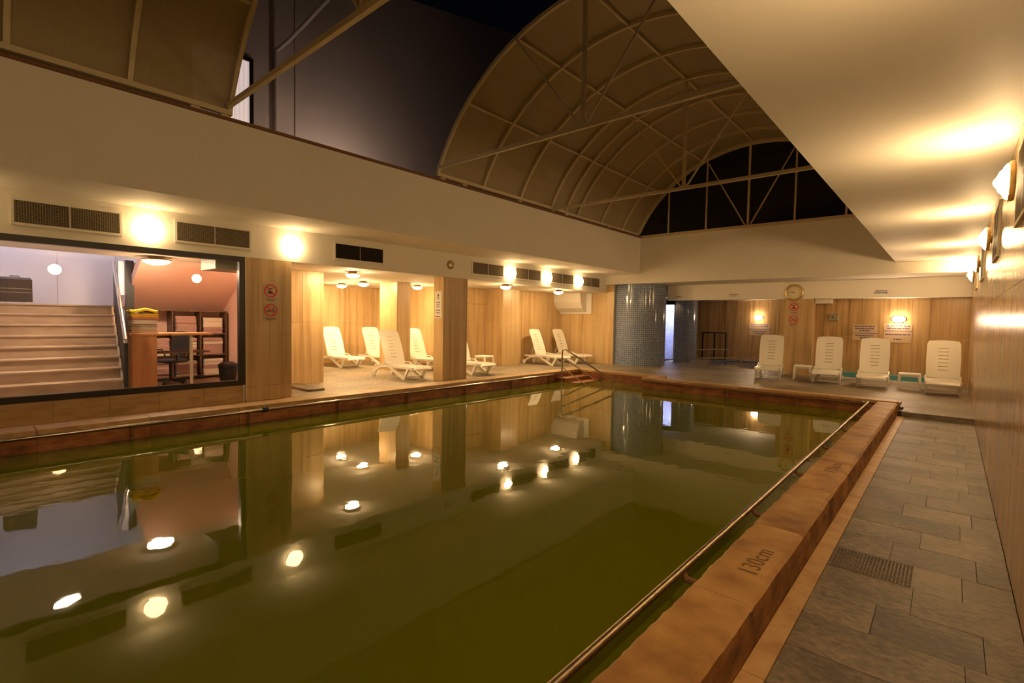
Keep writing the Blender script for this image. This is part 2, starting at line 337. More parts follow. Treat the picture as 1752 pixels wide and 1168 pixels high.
# --- far walls
wfb = struct('wall_bay', MB().box(-3.5, XR+0.02, YB+0.02, YB+0.2, -0.3, 2.6), plaster2, 'travertine wall behind the four far loungers', 'wall')
panels(wfb, trav, (-3.4, YB+0.022), (XR, YB+0.022), (0, -1), [ZD, 1.15, 2.33], 0.42)
wsp = struct('wall_spa', MB().box(-10.0, -3.5, 22.82, 23.0, -0.3, 2.6), plaster2, 'travertine back wall of the spa alcove', 'wall')
panels(wsp, trav, (-9.4, 22.82), (-4.0, 22.82), (0, -1), [ZD, 1.15, 2.5], 0.45)
struct('wall_spa_side', MB().box(-4.0, -3.5, YB-0.1, 22.8, -0.3, 2.6), trav_l, 'right side wall of the spa alcove behind the clock pillar', 'wall')
struct('wall_shower_side', MB().box(-10.2, -9.98, 17.0, 23.0, -0.3, 3.0), plaster2, 'side wall behind the round blue tiled cabins', 'wall')
pc = struct('clock_pillar', MB().box(-4.24, -3.34, YH+0.022, YB+0.02, ZD, 2.32), plaster2, 'pale travertine pillar under the wall clock', 'pillar')
panels(pc, trav_l, (-4.26, YH+0.022), (-3.32, YH+0.022), (0, -1), [ZD, 1.15, 2.32], 0.47)
panels(pc, trav_l, (-3.342, YH+0.022), (-3.342, YB), (1, 0), [ZD, 1.15, 2.32], 0.4)
struct('baseboard_far', MB().bbox(-3.1, -0.1, YB-0.16, YB, ZD, 0.06), teal_m, 'low teal tiled plinth along wall behind far loungers', 'plinth')
struct('baseboard_trim', MB().box(-3.1, -0.1, YB-0.20, YB-0.16, ZD, ZD+0.035), white_pt, 'thin white trim at foot of the teal plinth', 'trim')
# --- lounge walls
wl = struct('wall_lounge', MB().box(-16.5, -16.3, 5.2, 11.6, -0.3, 2.57).box(-16.4, -12.6, 11.4, 11.6, -0.3, 2.57).box(-12.8, -12.6, 11.4, 13.1, -0.3, 2.57)
            .box(-12.8, -11.77, 12.96, 13.82, -0.3, 2.57).box(-12.3, -12.08, 13.8, 17.0, -0.3, 2.57).box(-12.3, -9.98, 16.82, 17.1, -0.3, 2.57).box(-10.0, -9.62, 16.82, 17.1, -0.3, 2.87),
            plaster2, 'honey coloured travertine walls around the lounger alcove', 'wall')
ZS = [ZD, 1.35, 2.57]
panels(wl, trav_l, (-16.3, 6.3), (-16.3, 11.4), (1, 0), ZS, 0.5)
panels(wl, trav_l, (-16.3, 11.4), (-12.6, 11.4), (0, -1), ZS, 0.46)
panels(wl, trav_l, (-12.6, 11.38), (-12.6, 12.94), (1, 0), ZS, 0.5)
panels(wl, trav_l, (-12.6, 12.96), (-11.75, 12.96), (0, -1), ZS, 0.45)
panels(wl, trav_l, (-11.77, 12.94), (-11.77, 13.82), (1, 0), ZS, 0.44)
panels(wl, trav_l, (-12.08, 13.82), (-12.08, 16.8), (1, 0), ZS, 0.5)
panels(wl, trav_l, (-12.06, 16.82), (-9.98, 16.82), (0, -1), ZS, 0.52)
panels(wl, trav_l, (-9.98, 16.82), (-9.62, 16.82), (0, -1), [ZD, 1.35, 2.87], 0.4)
wd = struct('wall_partition', MB().box(-16.4, -11.67, 4.9, 6.25, -0.3, 2.57), plaster2, 'travertine partition wall between stair room and lounger alcove', 'wall')
panels(wd, trav_l, (-11.67, 5.2), (-11.67, 6.27), (1, 0), ZS, 0.53)
mp_ = struct('lounge_pillar', MB().box(-13.5, -12.62, 9.15, 9.63, ZD, 2.57), plaster2, 'slim travertine pillar standing deep inside the lounger alcove', 'pillar')
panels(mp_, trav_l, (-13.5, 9.15), (-12.6, 9.15), (0, -1), ZS, 0.45); panels(mp_, trav_l, (-12.62, 9.13), (-12.62, 9.63), (1, 0), ZS, 0.5)
p1 = struct('front_pillar', MB().box(-10.3, XL-0.022, 3.80, 4.66, ZD, 2.57), plaster2, 'travertine pillar beside the interior window, two red prohibition signs', 'pillar')
panels(p1, trav_l, (XL-0.022, 3.80), (XL-0.022, 4.66), (1, 0), [ZD, 0.15, 1.13, 2.57], 0.43, stagger=0.0)
p2 = struct('front_pillar', MB().box(-10.30, XL-0.022, 8.652, 9.485, ZD, 2.57), plaster2, 'travertine pillar midway along the alcove with tall notice', 'pillar')
panels(p2, trav_l, (XL-0.022, 8.63), (XL-0.022, 9.485), (1, 0), ZS, 0.42)
panels(p2, trav_l, (-10.30, 8.652), (XL-0.022, 8.652), (0, -1), ZS, 0.5)
# --- floors
slab_l = struct('floor_lounge', MB().box(-16.4, -9.05, 4.70, 12.3, -0.4, ZD).box(-16.4, -9.05, 12.3, 17.1, -0.4, ZD), slate_f, 'grey stone floor of the lounger alcove', 'floor')
struct('floor_strip', MB().box(XL-0.1, -9.05, YN, 4.72, -0.4, ZD), strip_m, 'narrow tan ledge between window wall and pool coping', 'ledge')
struct('floor_far', MB().box(-9.05, XR, 13.5, 23.0, -0.4, ZD).box(-6.0, XR, 12.78, 13.5, -0.4, ZD).box(-0.66, XR, 12.1, 12.78, -0.4, ZD), slate_f, 'grey stone deck under the far loungers', 'floor')
fl = struct('floor', MB().box(-0.75, XR, YN, 12.1, -0.5, ZW-0.02), plain('grey_mortar', (0.20, 0.16, 0.115), 0.9), 'dark slate tiled walkway along the right wall', 'floor')
def flat_piece(name, mat, parent, x0, x1, y0, y1, z0, z1, b=0.004, gap=0.004):
    return MB().bbox(-(x1-x0)/2+gap/2, (x1-x0)/2-gap/2, -(y1-y0)/2+gap/2, (y1-y0)/2-gap/2, 0, z1-z0, b).build(name, mat, parent, loc=((x0+x1)/2, (y0+y1)/2, z0))
y, r = 0.2, 0
while y < 12.09:
    y1 = min(y+0.40, 12.1); cuts = [-0.61]+([-0.12] if r % 3 == 0 else [0.12] if r % 3 == 1 else [-0.28, 0.2])+[XR-0.002]
    for a, c in zip(cuts, cuts[1:]):
        flat_piece('slate_tile', slate, fl, a, c, y, y1, ZW-0.02, ZW+random.uniform(-0.0015, 0.0015), 0.0015, 0.002)
    y, r = y1, r+1
y = 0.3
while y < 12.0:
    y1 = min(y+1.15, 12.1); flat_piece('border_slab', strip_m, fl, -0.725, -0.61, y, y1, ZW-0.02, ZW+0.004, 0.003); y = y1
# studded tile: rows of little round bosses
mb = MB()
for i in range(22):
    for j in range(16):
        mb.lathe([(0.008, 0), (0.006, 0.004)], 6, Matrix.Translation((-0.585+i*0.021, 4.21+j*0.024, ZW+0.002)))
o = mb.build('tile_studs', slate, fl); o['kind'] = 'stuff'
# --- right curb: slabs with worn edges
cu = struct('pool_curb', MB().box(-1.03, -0.76, YN, 12.3, -1.2, -0.10), rust_m, 'raised iron stained travertine curb on right side of the pool', 'curb')
def curb_slab(y0, y1):
    n = max(4, int((y1-y0)/0.045)); vs = []; fs = []; random.seed(int(y0*100)+900)
    wl_ = 0; wr_ = 0
    for i in range(n+1):
        y = y0+(y1-y0)*i/n
        wl_ = 0.6*wl_+random.uniform(-0.005, 0.005); wr_ = 0.75*wr_+random.uniform(-0.002, 0.002)
        e = 0.004 if i in (0, n) else 0
        cs = [(-1.06+wl_*0.3, -0.10), (-1.075+wl_, -0.05), (-1.07+wl_, -0.014-e), (-1.052+wl_, -e), (-0.90, 0.002-e), (-0.765+wr_, -e), (-0.738+wr_, -0.022-e), (-0.728+wr_, -0.07), (-0.725, ZW-0.02), (-0.80, ZW-0.02)]
        vs += [(x, y+(0.002 if i == 0 else -0.002 if i == n else 0), z) for x, z in cs]
    k = 10
    for i in range(n):
        for j in range(k): fs.append((i*k+j, i*k+(j+1) % k, (i+1)*k+(j+1) % k, (i+1)*k+j))
    fs += [tuple(range(k-1, -1, -1)), tuple(n*k+j for j in range(k))]
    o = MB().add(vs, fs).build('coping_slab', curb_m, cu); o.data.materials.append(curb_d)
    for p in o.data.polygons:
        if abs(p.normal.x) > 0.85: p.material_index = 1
    return o
ys = [YN, -1.5, 0.4, 1.62, 2.83, 4.05, 5.25, 6.45, 7.65, 8.85, 10.05, 11.2, 12.3]
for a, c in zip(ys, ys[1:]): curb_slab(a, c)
random.seed(11)
def text_mesh(txt, size, mat):
    cu_ = bpy.data.curves.new('lettering', 'FONT'); cu_.body = txt; cu_.size = size; cu_.extrude = 0.0006; cu_.align_x = 'CENTER'; cu_.align_y = 'CENTER'; cu_.space_character = 1.05
    ob = bpy.data.objects.new('lettering', cu_); COL.objects.link(ob)
    bpy.context.view_layer.update()
    me = bpy.data.meshes.new_from_object(ob.evaluated_get(bpy.context.evaluated_depsgraph_get()))
    bpy.data.objects.remove(ob); me.materials.clear(); me.materials.append(mat); return me
stencil = plain('faded_stencil_ink', (0.22, 0.115, 0.04), 0.7, noise=0.5, nscale=60)
for txt, x, y in (('130cm', -0.865, 3.38), ('120cm', -0.875, 6.17)):
    o = link('depth_mark', text_mesh(txt, 0.155, stencil), cu, (x, y, 0.0035), PI/2)
# --- left and far coping, pool walls
cl = struct('pool_edge', MB().box(-9.0, -8.66, YN, 11.7, -1.4, -0.06), rust_m, 'rust stained pool wall with tan coping below the window', 'pool edge')
def cop(x0, x1, y0, y1, par): return flat_piece('coping_slab', strip_m, par, x0, x1, y0, y1, -0.06, 0.0, 0.008, 0.006)
y = YN
while y < 11.69:
    y1 = min(y+1.2, 11.7); cop(-9.05, -8.65, y, y1, cl)
    if y > -0.2: piece('rust_tile', rust_m, cl, (-8.66, y), (-8.66, y1), (1, 0), -0.40, -0.062, 0.012, 0.006)
    y = y1
cf = struct('pool_edge', MB().box(-6.2, -0.73, 12.52, 12.78, -1.4, -0.06).box(-8.95, -6.2, 13.12, 13.5, -1.4, -0.06).box(-9.05, -8.67, 11.7, 13.5, -1.4, -0.06).box(-6.2, -5.98, 12.55, 13.5, -1.4, -0.06),
            rust_m, 'rust stained far pool wall with tan coping below far loungers', 'pool edge')
x = -6.25
while x < -0.71:
    x1 = min(x+1.1, -0.70); cop(x, x1, 12.48, 12.80, cf); piece('rust_tile', rust_m, cf, (x+0.01, 12.52), (min(x1, -1.06), 12.52), (0, -1), -0.40, -0.062, 0.012, 0.006); x = x1
for x0, x1, y0, y1 in ((-9.05, -8.65, 11.7, 13.5), (-8.65, -7.4, 13.1, 13.5), (-7.4, -6.25, 13.1, 13.5), (-6.25, -5.98, 12.80, 13.5)): cop(x0, x1, y0, y1, cf)
st = tag(MB().box(-8.67, -8.25, 11.85, 13.1, -1.4, -0.16).box(-8.25, -7.85, 11.85, 13.1, -1.4, -0.26).box(-7.85, -7.4, 11.85, 13.1, -1.4, -0.45).build('pool_steps', rust_m), 'rust red steps entering the far left pool corner', 'steps', None, 'structure')
# --- pool water
wm = MB().prism([(-8.66, YN+0.01), (-1.03, YN+0.01), (-1.03, 12.52), (-6.2, 12.52), (-6.2, 13.12), (-8.67, 13.12)], 'z', -1.35, ZP)
tag(wm.build('pool_water', water_m), 'murky olive green water filling the indoor pool', 'water', None, 'stuff')
# --- walls behind the camera and under the window
struct('wall_near', MB().box(-9.9, XR+0.2, YN-0.2, YN, -1.4, 4.6), plaster2, 'plain cream wall behind the near end of the pool', 'wall')
ww = struct('wall_window', MB().box(XL-0.25, XL-0.022, YN, 3.78, ZD, 0.17).box(XL-0.25, XL-0.022, YN, -2.2, 0.17, 2.57), plaster2, 'low travertine wall under the interior window', 'wall')
panels(ww, trav_h, (XL-0.022, -2.2), (XL-0.022, 3.74), (1, 0), [ZD, 0.19], 0.66, 0.022)
# --- interior window: frame and one large pane
wi = struct('window_1', MB().box(XL-0.10, XL+0.015, -2.2, 3.78, 0.19, 0.285).box(XL-0.10, XL+0.015, -2.2, 3.78, 2.475, 2.57).box(XL-0.10, XL+0.015, 3.68, 3.78, 0.285, 2.475).box(XL-0.10, XL+0.015, -2.2, -2.1, 0.285, 2.475),
            dark_fr, 'wide dark framed window looking into the stair hall', 'window')
MB().box(XL-0.055, XL-0.045, -2.1, 3.68, 0.285, 2.475).build('pane', glass_m, wi)
MB().box(XL-0.02, XL+0.02, 3.78, 3.80, -0.1, 2.57).build('edge_strip', cream_st, wi)
# --- stair hall and reception room behind the window
struct('floor_room', MB().box(-16.3, XL-0.25, -2.5, 4.74, -0.3, -0.02), floor_in, 'dark brown floor of the reception room', 'floor')
struct('ceiling_room', MB().box(-12.3, XL-0.25, -2.5, 5.2, 2.60, 3.2).box(-15.0, -12.3, 2.88, 5.2, 2.60, 3.2).box(-15.0, -12.25, -2.5, 2.95, 4.7, 4.9), plaster2, 'beige ceiling of the stair hall', 'ceiling')
hb = struct('wall_hall', MB().box(-14.7, -14.52, -2.5, 3.05, -0.3, 4.8), plaster2, 'white panelled wall at top of the hall stairs', 'wall')
for a, c in ((-0.2, 0.72), (0.72, 1.72), (1.72, 2.72), (2.72, 3.0)): piece('wall_panel', hall_w, hb, (-14.52, a), (-14.52, c), (1, 0), 1.60, 4.70, 0.02, 0.012)
struct('wall_hall_side', MB().box(-14.7, -12.3, 0.30, 0.46, -0.3, 4.7).box(-12.3, -10.3, 0.30, 0.46, -0.3, 2.6), hall_w, 'pale side wall left of the hall stairs', 'wall')
struct('wall_room_back', MB().box(-14.0, -13.85, 2.88, 5.2, -0.3, 2.6), pink_m, 'salmon pink back wall behind the towel shelves', 'wall')
struct('wall_room_side', MB().box(-14.0, -10.6, 4.75, 4.88, -0.3, 2.6), pink_m, 'salmon pink right wall of the reception room', 'wall')
struct('trim_3', MB().prism([(-12.25, 2.6), (-13.85, 1.58), (-13.85, 1.78), (-12.6, 2.6)], 'y', 2.72, 4.75), pink_m, 'sloping salmon pink underside of the upper stair flight', 'soffit')
stairs = struct('hall_stairs', MB().box(-14.5, -12.95, 0.46, 2.42, -0.02, 1.62), stairs_m, 'brown marble stairs climbing to a white landing', 'stairs')
for i in range(-2, 8):
    xn = -10.80-0.28*i; zt = 0.348+0.185*i; yr = 2.10+0.032*max(i, 0)
    MB().box(xn-0.30, xn-0.02, 0.46, yr, -0.02, zt-0.03).build('riser', stairs_m, stairs)
    MB().bbox(xn-0.29, xn+0.012, 0.46, yr+0.01, zt-0.03, zt, 0.006).build('tread', stairs_m, stairs)
# ================================================================== ROOF
def pt(cx, cz, r, a, y): return (cx+r*math.cos(a), y, cz+r*math.sin(a))
A_ = [math.radians(180-d) for d in (25, 46.7, 68.3, 90, 111.7, 133.3, 155)]
def roof_section(name, label, cx, cz, r, ys, ties, skip=()):
    t = thing(name, label, 'roof section', (cx, ys[0], cz+r*math.sin(A_[0])-0.06), 0, 'arched roof sections', 'structure')
    L = Vector(t.location)
    def loc(mb): mb.v = [tuple(Vector(v)-L) for v in mb.v]; return mb
    for y in ys: loc(MB().arc_bar(cx, cz, r, A_[0], A_[-1], y, 0.06, 0.07)).build('rib', cream_st, t)
    for a in A_[1:-1]:
        loc(MB().bar(pt(cx, cz, r+0.01, a, ys[0]), pt(cx, cz, r+0.01, a, ys[-1]), 0.045, 0.045, (math.cos(a), 0, math.sin(a)))).build('purlin', cream_st, t)
    for a in (A_[0], A_[-1]):
        sgn = 1 if a > PI/2 else -1
        p = pt(cx, cz, r, a, 0)
        loc(MB().box(p[0]-0.05, p[0]+0.05, ys[0]-0.03, ys[-1]+0.03, p[2]-0.05, p[2]+0.02)).build('base_rail', cream_st, t)
    for i in range(len(A_)-1):
        for y0, y1 in zip(ys, ys[1:]):
            mb = MB(); vs = []; fs = []; n = 5
            for k in range(n+1):
                a = A_[i]+(A_[i+1]-A_[i])*k/n
                for rr in (r+0.036, r+0.046):
                    for y in (y0+0.005, y1-0.005): vs.append(pt(cx, cz, rr, a, y))
            for k in range(n):
                o = k*4
                fs += [(o, o+1, o+5, o+4), (o+2, o+6, o+7, o+3), (o, o+4, o+6, o+2), (o+1, o+3, o+7, o+5)]
            fs += [(0, 2, 3, 1), (n*4, n*4+1, n*4+3, n*4+2)]
            loc(mb.add(vs, fs)).build('roof_pane', poly_m, t)
    for y, z in ties:
        hw = math.sqrt(max(r*r-(z-cz)**2, 0.1))
        loc(MB().bar((cx-hw, y, z), (cx+hw, y, z), 0.06, 0.07)).build('tie_beam', cream_st, t)
        loc(MB().bar((cx, y, z), (cx, y, cz+r-0.03), 0.07, 0.05, (0, 1, 0))).build('king_post', cream_st, t)
        for a in (A_[2], A_[4]): loc(MB().bar((cx+(-0.06 if a > PI/2 else 0.06), y, z+0.03), pt(cx, cz, r-0.03, a, y), 0.035, 0.035, (0, 1, 0))).build('strut', cream_st, t)
    return t
roof_section('vault_section', 'bronze arched roof section hanging over near left of the pool', -4.73, 2.85, 4.10, [YN, -2.6, -1.3, 0.0, 0.60, 1.77, 3.01], [(2.98, 4.66)])
roof_section('vault_section', 'bronze arched roof section beside the open gap, ribbed panes', -4.73, 2.86, 4.09, [7.13, 8.52, 9.87, 11.17, 11.85], [(7.10, 4.70), (11.25, 4.55)])
roof_section('vault_section', 'bronze arched roof section joined to the dark glazed gable', -4.78, 2.84, 4.19, [11.95, 12.64, 14.0, 15.37, 16.52], [])
gb = thing('gable_window', 'dark glazed arched gable closing the far end of roof', 'window', (-4.78, 16.6, 4.47), 0, None, 'structure')
GL = Vector(gb.location); gz, gr = 2.84, 4.16
def gl_(mb): mb.v = [tuple(Vector(v)-GL) for v in mb.v]; return mb
gl_(MB().arc_bar(-4.78, gz, gr, A_[0], A_[-1], 16.58, 0.06, 0.06)).build('arch_frame', cream_st, gb)
gl_(MB().box(-8.55, -1.0, 16.52, 16.64, 4.45, 4.54)).build('sill', cream_st, gb)
px_ = [-8.55, -7.46, -6.18, -4.89, -3.60, -2.33, -1.0]
def arch_z(x): return gz+math.sqrt(max(gr*gr-(x+4.78)**2, 0.0))
for x in px_[1:-1]: gl_(MB().bar((x, 16.58, 4.5), (x, 16.58, arch_z(x)-0.02), 0.06 if x == -4.89 else 0.045, 0.05, (0, 1, 0))).build('post', cream_st, gb)
for x in (-6.18, -3.60): gl_(MB().bar((-4.89+(-0.08 if x < -5 else 0.08), 16.56, 4.55), (x, 16.56, arch_z(x)-0.06), 0.035, 0.03, (0, 1, 0))).build('strut', cream_st, gb)
for a, c in zip(px_, px_[1:]):
    n = 6; top = [(a+(c-a)*k/n, max(arch_z(a+(c-a)*k/n), 4.51)) for k in range(n, -1, -1)]
    gl_(MB().prism([(a+0.01, 4.5), (c-0.01, 4.5)]+top, 'y', 16.60, 16.612)).build('pane', gable_gl, gb)
# roof tracks on the beam, outer deck and building beyond
tk = tag(MB().box(-8.58, -8.42, YN, 16.5, 4.472, 4.50).box(-8.56, -8.535, YN, 16.5, 4.50, 4.545).build('roof_track', rusty), 'rusty steel roof track lying along top of the left beam', 'track', None, 'structure')
for y in (0.0, 2.55, 2.95, 7.3, 7.95, 9.9, 11.3, 11.95, 14.3):
    MB().box(-8.53, -8.44, y-0.06, y+0.06, 4.50, 4.56).build('roller_block', cream_st, tk)
struct('wall_outer', MB().prism([(-2.0, 4.4), (22.0, 4.4), (22.0, 13.3), (9.14, 10.56), (-2.0, 8.4)], 'x', -12.25, -12.0), ext_m, 'tall grey rendered building wall seen through the open roof', 'wall')
struct('trim_4', MB().tube([(-11.93, 5.25, 4.45), (-11.93, 5.25, 7.6)], 0.05, 10).tube([(-11.93, 5.25, 7.55), (-11.7, 5.45, 7.8), (-9.9, 6.2, 9.1)], 0.045, 10), ext_m, 'grey drainpipe climbing the outer building wall', 'pipe', True)
struct('trim_5', MB().box(-12.0, -11.97, 5.72, 5.75, 4.45, 9.6), ext_m, 'thin vertical joint strip on the outer wall', 'trim')
w2 = struct('window_2', MB().box(-12.0, -11.94, 3.5, 3.56, 4.5, 7.16).box(-12.0, -11.94, 4.68, 4.76, 4.5, 7.16).box(-12.0, -11.94, 3.5, 4.76, 7.10, 7.18), dark_fr, 'narrow lit window with white curtain in the outer wall', 'window')
mb = MB(); n = 24
for i in range(n):
    y0 = 3.56+1.12*i/n; y1 = 3.56+1.12*(i+1)/n; d = 0.012 if i % 2 else 0.0
    mb.box(-11.995+d, -11.985+d, y0, y1, 4.5, 7.10)
mb.build('curtain', lm_win, w2)
# ================================================================== LAMPS
def sconce(y, label):
    t = thing('wall_sconce', label, 'lamp', (XR, y, 2.62), 0, 'wall sconces along the right wall')
    M = Matrix.Translation((0, 0, 0.14)) @ AX['-x']
    MB().lathe([(0.07, 0.0), (0.07, 0.02), (0.165, 0.02), (0.17, 0.028), (0.17, 0.055), (0.16, 0.062)], 24, M).build('base_ring', brass, t, True)
    MB().lathe([(0.155, 0.06), (0.145, 0.078), (0.12, 0.092), (0.108, 0.096), (0.09, 0.115), (0.058, 0.128), (0.05, 0.130), (0.026, 0.148), (0.008, 0.155)], 12, M).build('glass_dome', lm_sconce, t)
    return t
for y, l in ((-1.4, 'faceted dome wall lamp on right wall behind the camera'), (2.35, 'faceted dome wall lamp on right wall, beside the camera'), (6.1, 'largest faceted dome wall lamp seen on the right wall'),
             (9.85, 'second nearest faceted dome wall lamp on the right wall'), (13.6, 'third faceted dome wall lamp along the right wall'), (16.4, 'farthest faceted dome wall lamp on the right wall')): sconce(y, l)
def globe(y, label):
    t = thing('globe_lamp', label, 'lamp', (XL, y, 2.70), 0, 'round lamps on the left fascia')
    M = Matrix.Translation((0, 0, 0.16)) @ AX['+x']
    MB().lathe([(0.13, 0.0), (0.135, 0.02), (0.12, 0.035)], 24, M).build('base_ring', white_pt, t, True)
    MB().lathe([(0.12, 0.03), (0.15, 0.05), (0.165, 0.085), (0.15, 0.125), (0.105, 0.155), (0.05, 0.168), (0.01, 0.17)], 20, M).build('glass_globe', lm_globe, t, True)
for y, l in ((-0.1, 'round white globe lamp left of the first air vent'), (2.30, 'round white globe lamp between the two largest air vents'), (4.67, 'round white globe lamp above the pillar with red signs'),
             (11.19, 'first of three close globe lamps on the fascia'), (12.98, 'middle of three close globe lamps on the fascia'), (14.80, 'farthest of three close globe lamps on the fascia')): globe(y, l)
def dome(x, y, label, mat=None, zc=2.57, r=0.16, group='ceiling lamps in the lounger alcove'):
    t = thing('ceiling_lamp', label, 'lamp', (x, y, zc), 0, group)
    MB().lathe([(r*0.55, 0.0), (r*0.6, -0.03), (r*1.02, -0.05), (r*1.05, -0.065), (r, -0.075)], 24).build('rim', brass, t, True)
    MB().lathe([(r*0.97, -0.07), (r*0.9, -0.10), (r*0.65, -0.13), (r*0.3, -0.148), (0.01, -0.152)], 20).build('glass_bowl', mat or lm_dome, t, True)
for x, y, l in ((-10.75, 6.52, 'nearest ceiling dome lamp inside the lounger alcove'), (-13.36, 8.46, 'ceiling dome lamp in front of the deep alcove pillar'), (-14.8, 8.58, 'deepest ceiling dome lamp over the far left loungers'),
                (-13.16, 10.33, 'ceiling dome lamp just left of the notice pillar'), (-10.35, 11.5, 'ceiling dome lamp right of the notice pillar'), (-10.5, 14.45, 'ceiling dome lamp near the white curved box')): dome(x, y, l)
def oval(x, y, z, label):
    t = thing('oval_lamp', label, 'lamp', (x, y, z-0.1), 0, 'oval bulkhead lamps on the far walls')
    M = Matrix.Translation((0, 0, 0.1)) @ Matrix.Diagonal((1, 1, 0.55, 1)) @ AX['-y']
    MB().lathe([(0.17, 0.0), (0.175, 0.03), (0.16, 0.045)], 24, M).build('base', white_pt, t, True)
    MB().lathe([(0.155, 0.04), (0.145, 0.08), (0.11, 0.11), (0.06, 0.125), (0.01, 0.13)], 20, M).build('glass_cover', lm_oval, t, True)
oval(-1.19, YB, 1.70, 'oval wall lamp above the blue lettered notices'); oval(-6.15, 22.80, 1.76, 'oval wall lamp in the spa alcove left of the clock')
dome(-11.75, 2.85, 'shallow ceiling lamp in the pink reception room', lm_room, 2.60, 0.24, None)
t = thing('ceiling_lamp', 'unseen flush ceiling lamp added to light the hall stairs', 'lamp', (-10.6, 1.3, 2.60))  # added lamp, kept above the window's sightline, lights the stairs
MB().lathe([(0.20, 0.0), (0.20, -0.012), (0.17, -0.014)], 24).build('rim', brass, t, True); MB().lathe([(0.17, -0.012), (0.15, -0.022), (0.01, -0.026)], 20).build('glass_cover', lm_room, t, True)
tag(MB().box(-13.6, -12.6, 0.9, 1.9, 4.66, 4.70).build('added_panel_light', lm_cool), 'unseen cool white ceiling light added over the stair landing', 'lamp')  # added light panel, out of view, gives the landing its cool light
fd = thing('added_floodlight', 'unseen floodlight added behind the beam to light the outer wall', 'lamp', (-10.3, 6.6, 4.45))  # added source, hidden by the beam, brightens the outer building wall
MB().box(-0.12, 0.12, -0.16, 0.16, 0, 0.03).build('base_plate', dark_fr, fd); MB().bbox(-0.05, 0.07, -0.13, 0.13, 0.03, 0.20, 0.015).build('housing', dark_fr, fd)
MB().box(-0.062, -0.05, -0.11, 0.11, 0.05, 0.18).build('lens', emis('added_flood_lens', (1.0, 0.74, 0.55), 48), fd)
# ================================================================== VENTS
def vent(y0, y1, z0, z1, side, label, slats, group, dark=False):
    """framed air grille on the left fascia (side 1) or on the right wall (side -1)"""
    x = XL if side > 0 else XR
    t = thing('air_vent', label, 'vent', (x, (y0+y1)/2, z0), 0, group); w, h = (y1-y0)/2, z1-z0
    def bx(a, b_, c, d, e, f): return (min(a*side, b_*side), max(a*side, b_*side), c, d, e, f)
    f = 0.035
    MB().box(*bx(0.0, 0.022, -w-f, w+f, -f, 0.0)).box(*bx(0.0, 0.022, -w-f, w+f, h, h+f)).box(*bx(0.0, 0.022, -w-f, -w, 0, h)).box(*bx(0.0, 0.022, w, w+f, 0, h)).build('frame', white_pt if side > 0 else cream_st, t)
    MB().box(*bx(0.0, 0.004, -w, w, 0, h)).build('backing', void_m, t)
    mb = MB(); n = slats
    for i in range(n):
        z = h*(i+0.5)/n; mb.add([(0.006*side, -w, z+0.004), (0.017*side, -w, z-0.006), (0.017*side, w, z-0.006), (0.006*side, w, z+0.004), (0.006*side, -w, z+0.002), (0.017*side, -w, z-0.008), (0.017*side, w, z-0.008), (0.006*side, w, z+0.002)], [(0,1,2,3),(7,6,5,4),(0,4,5,1),(1,5,6,2),(2,6,7,3),(3,7,4,0)])
    if not dark:
        m_ = int(2*w/0.028)
        for i in range(m_): yy = -w+2*w*(i+0.5)/m_; mb.box(*bx(0.016, 0.019, yy-0.003, yy+0.003, 0, h))
    o = mb.build('grille_bars', void_m if dark else grille_m, t); o['kind'] = 'stuff'
    MB().box(*bx(0.0, 0.021, -0.006, 0.006, 0, h)).build('centre_bar', white_pt if not dark else grille_m, t)
G = 'air vents on the left fascia'
for y0, y1, l, d in ((0.74, 1.92, 'air vent at far left of the fascia, largest in view', 0), (2.70, 3.86, 'dark air vent right of the lamp over the interior window', 0), (5.60, 6.78, 'black air vent on the fascia between pillars', 1),
                     (9.66, 10.88, 'air vent just right of the round speaker', 0), (11.46, 12.65, 'air vent between first and middle close globe lamps', 0), (13.24, 14.48, 'air vent between middle and farthest close globe lamps', 0), (15.03, 16.2, 'last air vent on the fascia by the far corner', 0)):
    vent(y0, y1, 2.74, 3.05, 1, l, 15, G, d)
for y0, y1, l in ((4.85, 5.85, 'brass framed air vent at the right edge of the frame'), (8.1, 8.95, 'brass framed vent between the two nearest right lamps'), (11.6, 12.6, 'brass framed vent between second and third right lamps'), (14.5, 15.4, 'farthest brass framed vent on the right wall')):
    vent(y0, y1, 2.36, 2.94, -1, l, 22, 'air vents on the right wall')
t = thing('round_speaker', 'round beige speaker on the fascia above the notice pillar', 'speaker', (XL, 8.85, 2.78))
M = Matrix.Translation((0, 0, 0.115)) @ AX['+x']
MB().lathe([(0.115, 0), (0.115, 0.02), (0.10, 0.03), (0.09, 0.022)], 24, M).build('rim', grille_m, t, True)
MB().lathe([(0.09, 0.012), (0.06, 0.026), (0.01, 0.03)], 20, M).build('cone', brass, t, True)
